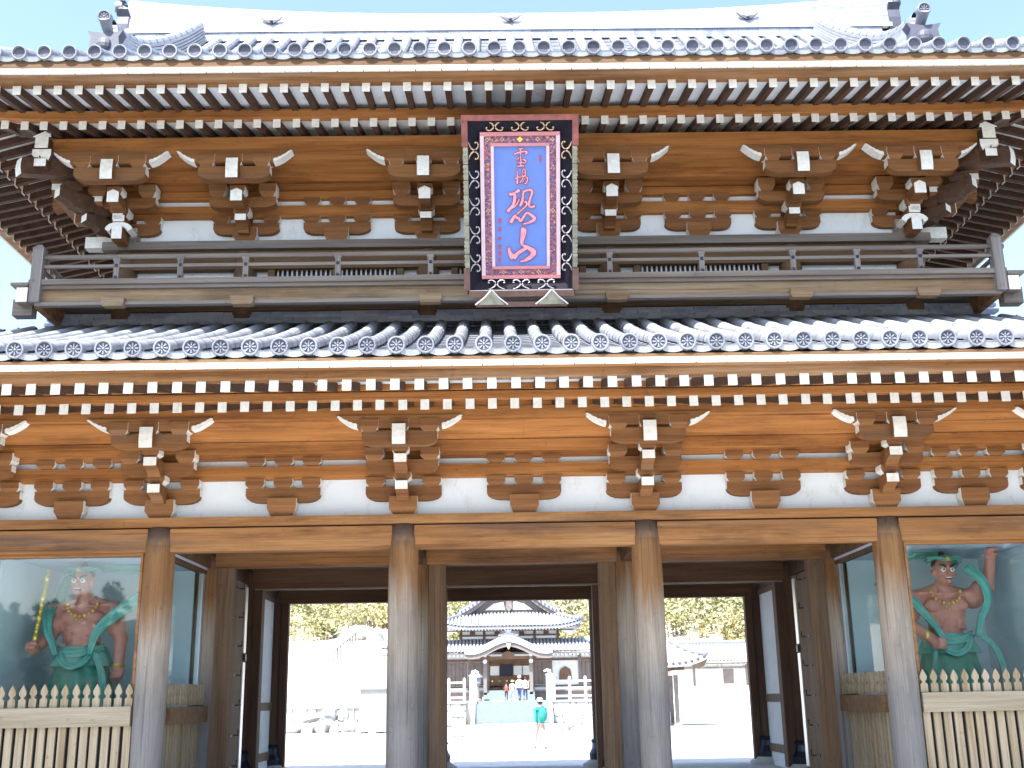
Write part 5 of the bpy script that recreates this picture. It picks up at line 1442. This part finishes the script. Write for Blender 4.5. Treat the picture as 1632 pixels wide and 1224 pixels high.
for i, (x, y, s_, lb) in enumerate([
    (-2.3, 36, .28, 'nearest small rock on the left edge of the path'), (-2.4, 40, .34, 'second rock up the left edge of the path'), (-2.55, 45, .30, 'third rock up the left edge of the path'),
    (-2.7, 50, .40, 'fourth and larger rock up the left edge of the path'), (-3.2, 55, .52, 'large rock left of the path near the stairs'), (-3.8, 60, .62, 'largest rock at the left foot of the stair wall'),
    (2.9, 44, .30, 'nearest small rock right of the path behind the walker'), (3.4, 50, .34, 'second rock right of the path'), (4.3, 57, .55, 'large rock right of the path below the balustrade'), (5.3, 58, .45, 'rock to the right of the large rock below the balustrade')]): rock(x, y, s_, lb, gr, 0, i + 2)
for i, (x, y, s_, lb) in enumerate([(-15.2, 103, 1.7, 'large pale boulder high on the left slope'), (-12.9, 100, 1.2, 'lower boulder beside the large pale one on the slope'), (-16.9, 106, 1.0, 'small boulder left of the large pale one on the slope')]):
    rock(x, y, s_, lb, 'boulders high on the left slope', hfun(x, y) - .3, i)

# ---- stone terraces
def wall_stones(x0, x1, y, z0, z1, label, thick=0.5):
    root = empty('retaining_wall', ((x0 + x1) / 2, y, 0)); tag(root, label, 'wall'); cx_ = (x0 + x1) / 2
    rows = max(2, int((z1 - z0) / 0.42)); hh = (z1 - z0) / rows
    MB().box(x0 - cx_, x1 - cx_, 0.12, thick, z0 - .2, z1 - .01).build('core', stone, root)
    for r_ in range(rows):
        x = x0
        while x < x1 - 0.1:
            wd = min(rng.uniform(.45, .95), x1 - x); j = rng.uniform(0, .05)
            a, b_, c, d = x - cx_ + .02, x + wd - cx_ - .02, z0 + r_ * hh + .015, z0 + (r_ + 1) * hh - .015
            MB().quadbox([(a, .0 + j, c), (b_, j, c), (b_, .14, c), (a, .14, c), (a + .02, j + .02, d), (b_ - .02, j + .02, d), (b_, .14, d), (a, .14, d)]).build('stone', rockm if rng.random() < .3 else stone, root)
            x += wd
    MB().box(x0 - cx_ - .03, x1 - cx_ + .03, -.05, thick, z1 - .008, z1 + .10).build('coping', stone, root)
    return root
MB().box(-9.3, 11.0, 64.55, 84, -0.4, 1.45).build('hall_terrace', stone, kind='structure')
wall_stones(3.15, 11.0, 64.0, 0, 1.35, 'rough stone retaining wall right of the broad stairs')
wall_stones(-9.3, -2.75, 64.0, 0, 1.35, 'rough stone retaining wall left of the broad stairs')
MB().box(-14.5, -6.2, 49.5, 55, -0.3, 1.3).build('side_terrace', stone, kind='structure')
wall_stones(-14.5, -6.2, 49.0, 0, 1.25, 'stone wall of the small terrace behind the white shed')
def balustrade(x0, x1, y, z0, h, n, label):
    root = empty('stone_balustrade', ((x0 + x1) / 2, y, z0)); tag(root, label, 'balustrade'); cx_ = (x0 + x1) / 2
    for k in range(n + 1):
        x = x0 + (x1 - x0) * k / n - cx_
        MB().box(x - .09, x + .09, -.09, .09, 0, h).quadbox([(x - .11, -.11, h), (x + .11, -.11, h), (x + .11, .11, h), (x - .11, .11, h), (x - .03, -.03, h + .12), (x + .03, -.03, h + .12), (x + .03, .03, h + .12), (x - .03, .03, h + .12)]).build('post', stone, root)
    for f in (.14, .50, .82): MB().box(x0 - cx_, x1 - cx_, -.05, .05, h * f, h * f + .13).build('rail', stone, root)
balustrade(3.25, 10.8, 64.35, 1.45, 1.45, 7, 'pale stone balustrade on the terrace right of the stairs')
balustrade(-9.2, -2.85, 64.35, 1.45, 1.45, 6, 'pale stone balustrade on the terrace left of the stairs')
balustrade(-12.5, -7.7, 49.4, 1.35, 1.1, 6, 'low stone fence on the small terrace behind the shed')
balustrade(3.4, 8.4, 59.6, 0.0, 1.15, 6, 'low stone fence on the ground below the right balustrade')
# hillside fence climbing away
hillrail = plain('weathered_grey_rail', (0.09, 0.09, 0.095), 0.8)
root = empty('hillside_fence', (-14.6, 84, hfun(-14.6, 84))); tag(root, 'thin post and rail fence climbing the white slope on the left', 'fence')
prev = None
for k in range(19):
    y = 84 + k * 2.3; x = -14.6 - 0.03 * k; z = hfun(x, y); g0 = root.location
    MB().box(x - g0.x - .06, x - g0.x + .06, y - 84 - .06, y - 84 + .06, z - g0.z - .2, z - g0.z + .95).build('post', hillrail, root)
    if prev: MB().tube([(prev[0] - g0.x, prev[1] - 84, prev[2] - g0.z + .85), (x - g0.x, y - 84, z - g0.z + .85)], 0.05, 5).build('rail', hillrail, root)
    prev = (x, y, z)
# ---- stairs
SX = 0.36
st = empty('broad_stairs', (SX, 62.9, 0)); tag(st, 'broad flight of bluish stone steps leading up to the hall terrace', 'stairs')
for k in range(10): MB().box(-2.45, 2.45, k * .165, 1.8, k * .145, (k + 1) * .145 - .002).build('step', stepm, st)
for q in (-1, 1):
    m = MB(); m.prism([(-.15, 0), (-.15, .35), (1.65, 1.85), (1.65, 0)], 'yz', q * 2.5 - .13 + q * .1, q * 2.5 + .13 + q * .1); m.build('side_wall', stone, st)
    m = MB(); x = q * 2.62; m.box(x - .24, x + .24, 1.30, 1.80, 1.3, 3.10).box(x - .28, x + .28, 1.26, 1.84, 3.10, 3.2)
    m.tube([(x, 1.5, 3.2), (x, 1.5, 3.38), (x - q * .18, 1.5, 3.46), (x - q * .38, 1.5, 3.36)], [.16, .15, .09, .05], 8); m.build('newel_post', stone, st)

# ---- the hall
HX, HY, HZ = 0.35, 73.0, 1.45
hall = empty('temple_hall', (HX, HY, HZ)); tag(hall, 'temple hall with curved porch gable and big tiled gable roof, seen through the middle opening', 'hall')
def hb(x0, x1, y0, y1, z0, z1, name, mat, caps=None): return MB().box(x0 - HX, x1 - HX, y0 - HY, y1 - HY, z0 - HZ, z1 - HZ, 0, caps).build(name, mat, hall)
hb(-8.3, 9.0, 72.0, 86, 1.45, 2.15, 'base', hallpost)
hb(-8.2, 8.9, 73.0, 85, 2.15, 4.95, 'wall', plaster)
hb(-8.6, 9.3, 71.7, 72.98, 2.10, 2.22, 'veranda', hallpost)
for k in range(5): MB().box(-1.6 - HX, 2.1 - HX, 69.2 + k * .25 - HY, 72.0 - HY, 1.45 - HZ + k * .15, 1.45 - HZ + (k + 1) * .15 - .002).build('step', stepm, hall)
for x in (-8.1, -5.4, -2.75, -1.35, 2.05, 3.45, 5.65, 8.8): hb(x - .11, x + .11, 72.86, 72.995, 2.16, 4.75, 'post', hallpost)
hb(-8.2, 8.9, 72.88, 72.99, 4.35, 4.5, 'beam', hallwood); hb(-8.2, 8.9, 72.9, 72.985, 2.45, 2.55, 'beam', hallwood)
hb(-1.24, 1.94, 72.9, 72.99, 2.16, 4.34, 'door_wall', hallwood)
for x0, x1 in ((-1.15, -.48), (.62, 1.25), (1.32, 1.85)): hb(x0, x1, 72.86, 72.895, 3.32, 4.0, 'paper_screen', paperscreen)
hb(-.42, .56, 72.83, 72.89, 3.25, 4.12, 'dark_curtain', darkfill)
for x in (-1.2, -.45, .59, 1.28, 1.9): hb(x - .03, x + .03, 72.84, 72.90, 2.2, 4.34, 'door_stile', hallwood)
for k in range(6): MB().lathe([(.07, 0), (.06, .02), (.02, .03)], 8, (-1.0 + k * .55 - HX, 72.88 - HY, 2.9 - HZ), 'y').build('door_boss', pgold, hall)
for x0, x1 in ((-5.2, -2.95), (-2.65, -1.5), (2.2, 3.35), (5.8, 8.6), (-7.9, -5.6)):
    hb(x0, x1, 72.92, 72.98, 2.6, 4.3, 'shutter', hallpost)
    n = int((x1 - x0) / .28)
    for k in range(n + 1): hb(x0 + (x1 - x0) * k / n - .02, x0 + (x1 - x0) * k / n + .02, 72.89, 72.918, 2.6, 4.3, 'lattice_strip', hallwood)
# bell-shaped window
pr = [(-.50, 0), (.50, 0), (.46, .65), (.38, .86), (.20, .98), (0, 1.08), (-.20, .98), (-.38, .86), (-.46, .65)]
MB().prism([(a * 1.1, b_ * 1.06 - .04) for a, b_ in pr], 'xz', -.05, -.015).build('bell_window', plaster, hall, loc=(4.54 - HX, 72.97 - HY, 2.83 - HZ))
MB().prism(pr, 'xz', -.075, -.052).build('bell_window_opening', hallwood, hall, loc=(4.54 - HX, 72.97 - HY, 2.83 - HZ))
# porch posts and curved gable
for x in (-1.5, 1.87):
    hb(x - .13, x + .13, 69.95, 70.21, 1.75, 4.7, 'porch_post', hallpost)
    hb(x - .2, x + .2, 69.88, 70.28, 1.45, 1.76, 'post_base', stone)
    for z in (4.25, 4.72): MB().lathe([(.15, 0), (.15, .10)], 10, (x - HX, 69.80 - HY, z - HZ), 'y').build('white_boss', white, hall)
hb(-1.9, 2.27, 70.0, 70.16, 4.42, 4.62, 'porch_beam', hallwood)
MB().prism([(-.5, 0), (.5, 0), (.35, .25), (0, .38), (-.35, .25)], 'xz', -.05, .05).build('frog_leg_strut', hallwood, hall, loc=(.2 - HX, 70.05 - HY, 4.62 - HZ))
def kara(x):   # curved gable line
    t_ = abs(x) / 3.2; return 4.60 + 0.86 * (0.5 + 0.5 * math.cos(math.pi * min(1, t_ * 1.12))) ** 1.15 + (0.0 if t_ < .9 else (t_ - .9) * .6)
def karastrip(name, mat, a, b_, y0, y1, hx=3.2, n=32):
    pts = [(-hx + 2 * hx * k / n) for k in range(n + 1)]
    prof = [(x, kara(x) + a) for x in pts] + [(x, kara(x) + b_) for x in reversed(pts)]
    m = MB(); base = []
    for k in range(n):
        x0, x1 = pts[k], pts[k + 1]
        m.quadbox([(x0, y0, kara(x0) + a), (x1, y0, kara(x1) + a), (x1, y1, kara(x1) + a), (x0, y1, kara(x0) + a), (x0, y0, kara(x0) + b_), (x1, y0, kara(x1) + b_), (x1, y1, kara(x1) + b_), (x0, y1, kara(x0) + b_)])
    return m.build(name, mat, hall, loc=(.24 - HX, -HY, -HZ))
karastrip('curved_gable_roof', hallroof, .12, .60, 69.1, 73.3)
karastrip('curved_bargeboard', hallpost, -.20, .10, 69.2, 69.32)
karastrip('gable_soffit', hallwood, .02, .11, 69.33, 72.9)
MB().prism([(-.18, .1), (.18, .1), (.12, -.15), (0, -.36), (-.12, -.15)], 'xz', 0, .06).build('gable_pendant', pscroll, hall, loc=(.24 - HX, 69.12 - HY, 5.40 - HZ))
m = MB(); m.box(-.35, .35, 0, .8, 0, .22).prism([(-.16, .2), (.16, .2), (.24, .5), (.08, .42), (0, .72), (-.08, .42), (-.24, .5)], 'xz', 0, .14).box(-.75, -.36, .05, .7, 0, .14).box(.36, .75, .05, .7, 0, .14); m.build('porch_ridge_ornament', copperroof, hall, loc=(.24 - HX, 69.2 - HY, 6.02 - HZ))
def hall_slope(x0, x1, y0, z0, y1, z1, name, xt0=None, xt1=None, n=None, sag=0.25, cov=True, yflip=1):
    """tiled slope between an eave line and an upper line (which may be shorter at hips)"""
    xt0 = x0 if xt0 is None else xt0; xt1 = x1 if xt1 is None else xt1
    lift = lambda u: 0.42 * max(0, abs(2 * u - 1) - .55) ** 2 / .2
    def P_(u, v):
        x = (x0 + (x1 - x0) * u) * (1 - v) + (xt0 + (xt1 - xt0) * u) * v
        return (x - HX, y0 + (y1 - y0) * v - HY, z0 + (z1 - z0) * (v - sag * v * (1 - v)) + lift(u) * (1 - v) - HZ)
    o = MB().grid(P_, 40, 8).build(name, copperroof, hall)
    m = MB(); N = int((x1 - x0) / .27)
    for k in range(N + 1):
        xa = x0 + (x1 - x0) * k / N
        # rows run straight up; stop at the hip
        if xa < xt0: vm = (xa - x0) / max(.01, xt0 - x0)
        elif xa > xt1: vm = (x1 - xa) / max(.01, x1 - xt1)
        else: vm = 1.0
        if vm < .06: continue
        pts = []
        for j in range(7):
            v = vm * j / 6; L_, R_ = x0 * (1 - v) + xt0 * v, x1 * (1 - v) + xt1 * v; u = (xa - L_) / (R_ - L_) if R_ > L_ else .5; u = min(1, max(0, u))
            pts.append(Vector(P_(u, v)) + Vector((0, 0, .03)))
        half_tube(m, pts, .085, 5, lip=.01)
    m.build('tile_rows', hallroof, hall, kind='stuff')
    return P_, lift
def hall_rafters(x0, x1, y, z, lift, n, skip=None):
    me = MB().box(-.05, .05, 0, .9, -.11, 0, 0, {'-y': 1}).mesh('rafter', [hallwood, white])
    for k in range(n):
        u = (k + .5) / n; x = x0 + (x1 - x0) * u
        if skip and skip[0] < x < skip[1]: continue
        link(me, 'rafter', hall, (x - HX, y - HY, z + lift(u) - HZ))
# pent roof
P1, l1 = hall_slope(-9.4, 10.1, 71.2, 4.95, 74.3, 6.05, 'pent_roof', -8, 8.7)
hb(-9.3, 10.0, 71.25, 71.4, 4.80, 4.93, 'eave_board', hallpost)
hall_rafters(-9.2, 9.9, 71.3, 4.80, lambda u: 0, 62, (-2.9, 3.4))
# upper body
hb(-3.5, 4.2, 74.2, 84, 5.3, 7.0, 'upper_wall', plaster)
for x in (-3.4, -1.6, .35, 2.3, 4.1): hb(x - .1, x + .1, 74.1, 74.19, 5.3, 6.9, 'post', hallwood)
hb(-3.6, 4.3, 74.08, 74.18, 6.28, 6.40, 'beam', hallwood); hb(-3.6, 4.3, 74.08, 74.18, 6.0, 6.08, 'beam', hallwood)
for x in (-2.5, -.6, 1.3, 3.2): hb(x - .2, x + .2, 74.05, 74.16, 6.40, 6.62, 'bracket', hallwood)
P2, l2 = hall_slope(-5.15, 5.85, 72.4, 6.90, 75.0, 8.05, 'main_roof_skirt', -3.0, 3.7)
def up(u): return l2(u)
m = MB()
for k in range(40):
    u0_, u1_ = k / 40, (k + 1) / 40; xa, xb = -5.15 + 11 * u0_ - HX, -5.15 + 11 * u1_ - HX; za, zb = 6.80 + l2(u0_) - HZ, 6.80 + l2(u1_) - HZ
    m.quadbox([(xa, 72.45 - HY, za - .06), (xb, 72.45 - HY, zb - .06), (xb, 72.6 - HY, zb - .06), (xa, 72.6 - HY, za - .06), (xa, 72.45 - HY, za + .08), (xb, 72.45 - HY, zb + .08), (xb, 72.6 - HY, zb + .08), (xa, 72.6 - HY, za + .08)])
m.build('eave_board', hallroof, hall)
hall_rafters(-5.0, 5.7, 72.52, 6.74, l2, 44)
hb(-4.6, 5.3, 72.9, 74.2, 6.66, 6.70, 'eave_soffit', hallwood)
for q, xe, xt in ((-1, -5.15, -3.0), (1, 5.85, 3.7)):     # side skirts and hips
    def Ps(u, v, xe=xe, xt=xt): 
        y = (72.4 + 13.5 * u) * (1 - v) + (75.0 + 9 * u) * v; return (xe * (1 - v) + xt * v - HX, y - HY, 6.90 + 1.15 * (v - .25 * v * (1 - v)) + .42 * (1 - v) * max(0, 1 - u * 6) ** 2 - HZ)
    MB().grid(Ps, 12, 6).build('side_skirt', hallroof, hall)
    pts = [Vector(P2(0 if q < 0 else 1, k / 8)) + Vector((0, 0, .10)) for k in range(9)]
    m = MB(); m.tube(pts, [.15] * 9, 8); m.ball(pts[0] + Vector((0, -.05, .1)), .22, 8, 6); m.build('hip_ridge', copperroof, hall)
# big gable facing the gate
GXc = .35
def gab(x): t_ = abs(x) / 3.9; return 10.9 - 3.25 * (t_ ** .82) + .25 * t_ ** 6
n = 30; xs_ = [-3.9 + 7.8 * k / n for k in range(n + 1)]
def gstrip(name, mat, a, b_, y0, y1):
    m = MB()
    for k in range(n):
        x0, x1 = xs_[k], xs_[k + 1]
        m.quadbox([(x0, y0, gab(x0) + a), (x1, y0, gab(x1) + a), (x1, y1, gab(x1) + a), (x0, y1, gab(x0) + a), (x0, y0, gab(x0) + b_), (x1, y0, gab(x1) + b_), (x1, y1, gab(x1) + b_), (x0, y1, gab(x0) + b_)])
    m.build(name, mat, hall, loc=(GXc - HX, -HY, -HZ))
gstrip('main_gable_roof', hallroof, .10, .40, 74.4, 84.5); gstrip('bargeboard', hallpost, -.22, .09, 74.55, 74.68); gstrip('verge_tiles', copperroof, .41, .55, 74.5, 74.8)
m = MB()
for k in range(26):
    x = -3.7 + 7.4 * k / 25; m.lathe([(.09, 0), (.10, -.1)], 8, (x, 74.42, gab(x) + .25), 'y')
m.build('verge_tile_ends', tiled, hall, loc=(GXc - HX, -HY, -HZ), kind='stuff')
prof = [(-3.3, 8.0), (3.3, 8.0)] + [(x, gab(x) - .15) for x in reversed([-3.2 + 6.4 * k / 16 for k in range(17)])]
MB().prism(prof, 'xz', 75.3, 75.4).build('gable_wall', hallpost, hall, loc=(GXc - HX, -HY, -HZ))
for q in (-1, 1): MB().prism([(q * .3, 8.35), (q * 1.9, 8.35), (q * 1.2, 8.85), (q * .4, 9.0)][::q], 'xz', 75.22, 75.29).build('gable_plaster', plaster, hall, loc=(GXc - HX, -HY, -HZ))
MB().prism([(-.28, 8.5), (0, 8.2), (.28, 8.5), (.2, 9.1), (-.2, 9.1)], 'xz', 75.05, 75.2).build('gable_pendant', hallpost, hall, loc=(GXc - HX, -HY, -HZ))

# ---- long low building on the right
lb = empty('long_building', (20, 75, 2.4)); tag(lb, 'long low white-walled building with grey tiled roof beyond the right opening', 'building')
def lbx(x0, x1, y0, y1, z0, z1, name, mat): return MB().box(x0 - 20, x1 - 20, y0 - 75, y1 - 75, z0 - 2.4, z1 - 2.4).build(name, mat, lb)
lbx(12.5, 30, 75, 80, 1.9, 4.1, 'wall', plaster)
for k in range(9): lbx(12.6 + k * 2.05 - .08, 12.6 + k * 2.05 + .08, 74.88, 74.995, 2.3, 4.0, 'post', hallpost if k % 2 else stone)
for k in range(8):
    a = 12.6 + k * 2.05 + .22
    lbx(a, a + .78, 74.93, 74.99, 2.45, 3.55, 'door' if k == 2 else 'shutter', paperscreen if k != 2 else hallpost)
    lbx(a + .84, a + 1.62, 74.93, 74.99, 2.45, 3.55, 'shutter', paperscreen)
lbx(12.3, 30.2, 74.85, 74.99, 3.62, 3.70, 'beam', hallpost)
m = MB(); m.prism([(-1.0, 1.62), (-1.0, 1.72), (2.5, 3.15), (6.0, 1.72), (6.0, 1.62), (2.5, 3.02)], 'yz', -8.2, 10.5); m.build('roof', hallroof, lb)
m = MB()
for k in range(68): half_tube(m, [Vector((-8.1 + k * .275, -1.0, 1.75)), Vector((-8.1 + k * .275, .75, 2.46)), Vector((-8.1 + k * .275, 2.45, 3.16))], .08, 5)
m.build('tile_rows', hallroof, lb, kind='stuff')
MB().box(-8.2, 10.5, 2.3, 2.7, 3.1, 3.35).build('ridge', copperroof, lb)
MB().box(-8.1, 10.4, -.95, -.8, 1.52, 1.61).build('eave_board', hallpost, lb)
rm = MB().box(-.04, .04, -.9, -.05, 1.52, 1.60).mesh('rafter', [white])
for k in range(44): link(rm, 'rafter', lb, (-8.0 + k * .41, 0, -.04))

# ---- small four-post pavilion
pv = empty('pavilion', (8.3, 50, 0)); tag(pv, 'small open pavilion with upswept tiled roof, half hidden by the right pillar', 'pavilion')
for x in (-1.0, 1.0):
    for y in (-1.0, 1.0):
        MB().box(x - .11, x + .11, y - .11, y + .11, .12, 2.95).build('post', hallpost, pv); MB().box(x - .2, x + .2, y - .2, y + .2, 0, .13).build('post_base', rockm, pv)
        MB().block(x, y, 2.7, 2.95, .42, taper=.4).build('bearing_block', white, pv)
for y in (-1, 1): MB().box(-1.5, 1.5, y - .08, y + .08, 2.96, 3.14).build('beam', hallwood, pv)
for x in (-1, 1): MB().box(x - .08, x + .08, -1.5, 1.5, 2.965, 3.135).build('beam', hallwood, pv)
def pav(u, v, side):
    hw = 2.55 * (1 - v) + 0.25 * v; a = -hw + 2 * hw * u; z = 3.22 + 1.75 * (v - .35 * v * (1 - v)) + .45 * (1 - v) ** 2 * abs(2 * u - 1) ** 3
    c, s_ = [(1, 0), (0, 1), (-1, 0), (0, -1)][side]; x, y = a, -hw
    return (x * c - y * s_, x * s_ + y * c, z)
for sd_ in range(4):
    MB().grid(lambda u, v: pav(u, v, sd_), 20, 8).build('roof_slope', hallroof, pv)
    MB().grid(lambda u, v: (lambda p: (p[0], p[1], p[2] - .14))(pav(u, v * .9, sd_)), 20, 4).build('roof_soffit', hallwood, pv)
    m = MB()
    for k in range(20):
        p, q = pav(k / 20, 0, sd_), pav((k + 1) / 20, 0, sd_); n_ = Vector((p[0] + q[0], p[1] + q[1], 0)).normalized() * .04
        m.quadbox([(p[0], p[1], p[2] - .15), (q[0], q[1], q[2] - .15), (q[0] + n_.x, q[1] + n_.y, q[2] - .15), (p[0] + n_.x, p[1] + n_.y, p[2] - .15), (p[0], p[1], p[2]), (q[0], q[1], q[2]), (q[0] + n_.x, q[1] + n_.y, q[2]), (p[0] + n_.x, p[1] + n_.y, p[2])])
    m.build('eave_board', hallroof, pv)
    m = MB()
    for k in range(15):
        u = (k + .5) / 15; hw = 2.55; a = -hw + 2 * hw * u; vm = min(1, (hw - abs(a)) / 2.3)
        pts = []
        for j in range(5):
            v = vm * j / 4; h2 = hw * (1 - v) + .25 * v; pts.append(Vector(pav(min(1, max(0, (a + h2) / (2 * h2))), v, sd_)) + Vector((0, 0, .02)))
        if vm > .08: half_tube(m, pts, .08, 5)
        m.ball(pts[0] + Vector((0, 0, .02)), .10, 8, 5, 1)
    m.build('tile_rows', [hallroof, tiled], pv, kind='stuff')
    m = MB(); m.tube([Vector(pav(0, k / 6, sd_)) + Vector((0, 0, .08)) for k in range(7)], .10, 7); m.build('hip_ridge', copperroof, pv)
m = MB(); m.lathe([(.3, 4.9), (.3, 5.0), (.12, 5.1), (.2, 5.25), (.0, 5.5)], 12); m.build('finial', copperroof, pv)
MB().box(-.7, .7, -.45, .45, 0, .75).box(-.6, .6, -.35, .35, .75, .76).build('water_basin', stone, pv)

# ---- white shed
sh_ = empty('white_shed', (-6.6, 45.3, 0)); tag(sh_, 'plain white shed with thin flat roof beside the rock pile', 'shed')
shedm = plain('dull_shed_panel', (0.30, 0.31, 0.31), 0.7, var=0.05, sc=1.0)
MB().box(-.95, .95, -.8, .8, .08, 2.12).build('walls', shedm, sh_); MB().box(-1.04, 1.04, -.9, .9, 2.121, 2.20).build('roof', hallpost, sh_)
for x in (-.93, 0, .93): MB().box(x - .03, x + .03, -.815, -.802, .08, 2.12).build('wall_batten', shedm, sh_)
for x in (-.8, 0, .8): MB().box(x - .12, x + .12, -.75, .75, 0, .079).build('skid', hallwood, sh_)
# ---- lantern by the porch
ln = empty('standing_lantern', (-2.0, 68.2, 1.45)); tag(ln, 'slim bronze lantern standing left of the porch steps', 'lantern')
MB().lathe([(.3, 0), (.3, .12), (.12, .2), (.08, 1.1), (.2, 1.2)], 10).build('stand', hallpost, ln); MB().lathe([(.2, 1.2), (.24, 1.25), (.24, 1.6), (.2, 1.65)], 6).build('lamp_box', copperroof, ln)
MB().lathe([(.42, 1.65), (.36, 1.72), (.1, 1.95), (.04, 2.1)], 6).build('cap', copperroof, ln)

# ---- people
def cloth(name, col): return plain(name, col, 0.8, var=0.06, sc=8, spec=0.2)
skin = plain('skin', (0.50, 0.30, 0.22), 0.6, var=0.05); hairm = plain('black_hair', (0.02, 0.018, 0.018), 0.6)
def person(x, y, z, h, rz, label, tops, legs, hair, bag=None, hat=None, stride=0.14, lean=0.0):
    root = empty('person', (x, y, z), rz); tag(root, label, 'person'); s_ = h / 1.65
    S_ = lambda p: tuple(c * s_ for c in p)
    body = [('c', [S_((0, 0, .90)), S_((0, -lean * .5, 1.15)), S_((0, -lean, 1.36))], [.135 * s_, .125 * s_, .14 * s_]), ('e', S_((0, -lean, 1.33)), (.20 * s_, .11 * s_, .09 * s_)),
            ('c', [S_((0, -lean, 1.38)), S_((0, -lean - .01, 1.48))], [.05 * s_, .048 * s_]), ('e', S_((0, -lean - .01, 1.56)), (.075 * s_, .09 * s_, .105 * s_)), ('e', S_((0, -lean - .10, 1.54)), (.014 * s_, .018 * s_, .02 * s_)),
            ('e', S_((0, 0, .88)), (.16 * s_, .12 * s_, .11 * s_))]
    for q in (-1, 1):
        fy = -q * stride
        body.append(('c', [S_((q * .085, 0, .86)), S_((q * .09, fy * .6 - .02, .48)), S_((q * .09, fy, .09))], [.085 * s_, .06 * s_, .042 * s_]))
        body.append(('e', S_((q * .09, fy - .05, .04)), (.045 * s_, .12 * s_, .04 * s_)))
        ax = q * .21
        body.append(('c', [S_((ax, -lean, 1.33)), S_((q * .26, fy * -.5, 1.08)), S_((q * .25, fy * -1.0 - .08, .86))], [.052 * s_, .042 * s_, .032 * s_]))
        hx_, hy_, hz_ = q * .25, fy * -1.0 - .10, .81
        body.append(('e', S_((hx_, hy_, hz_)), (.022 * s_, .035 * s_, .045 * s_)))
        for k in range(4): body.append(('c', [S_((hx_, hy_ + (k - 1.5) * .017, hz_ - .03)), S_((hx_ - q * .01, hy_ + (k - 1.5) * .017 - .008, hz_ - .09 + .006 * abs(k - 1.5)))], [.0085 * s_, .007 * s_]))
        body.append(('c', [S_((hx_, hy_ - .03, hz_)), S_((hx_ - q * .01, hy_ - .055, hz_ - .045))], [.010 * s_, .008 * s_]))
    def mf(p):
        zz = p.z / s_
        if zz > 1.44 or (zz < .90 and abs(p.x) / s_ > .215) : return 0
        if zz > .88: return 1
        if zz < .085: return 3
        return 2
    blob('body', body, 0.014 * s_, [skin, tops, legs, hairm], root, 2, mf)
    m = MB(); m.ball(S_((0, -lean + .015, 1.585)), .093 * s_, 12, 8, sc=(1, 1.08, 1.0)); m.build('hair', hair, root, smooth=True)
    for q in (-1, 1): MB().ball(S_((q * .03, -lean - .092, 1.57)), .009 * s_, 6, 5).build('eye', nblack, root)
    if hat: m = MB(); m.lathe([(.17 * s_, 1.60 * s_), (.165 * s_, 1.612 * s_), (.10 * s_, 1.63 * s_), (.095 * s_, 1.70 * s_), (.05 * s_, 1.73 * s_)], 16, (0, -lean * s_, 0)); m.build('hat', hat, root, smooth=True)
    if bag: m = MB(); m.ball(S_((0, .19 - lean, 1.15)), 1, 14, 10, sc=(.16 * s_, .11 * s_, .24 * s_)); m.build('backpack', bag, root, smooth=True)
    return root
cw = cloth('white_cotton', (.78, .76, .72)); cteal = cloth('teal_cloth', (.03, .22, .20)); cpink = cloth('pale_pink_cotton', (.36, .27, .25)); cred = cloth('coral_red_cloth', (.62, .09, .06)); cnavy = cloth('navy_trousers', (.03, .045, .12)); cyel = cloth('pale_yellow_cloth', (.72, .66, .32)); cdark = cloth('dark_cloth', (.05, .04, .05))
person(0.88, 22.1, 0.0, 1.52, R(-150), 'person walking on the path with a teal backpack, pale hat and pale trousers', cteal, cpink, hairm, cteal, cw, 0.20)
person(0.02, 67.4, 1.45, 1.22, math.pi, 'small person with a red backpack, leftmost on the terrace before the porch', cdark, cdark, hairm, cred, None, .06)
person(0.46, 67.7, 1.45, 1.36, math.pi, 'person in a pale yellow hat beside the red backpack', cw, cpink, hairm, None, cyel, .05)
person(0.95, 67.3, 1.45, 1.66, R(150), 'tallest person in white shirt and navy trousers before the porch', cw, cnavy, hairm, None, cw, .08)
person(1.38, 67.8, 1.45, 1.58, R(200), 'person in white at the right end of the group before the porch', cw, cnavy, hairm, None, None, .05)
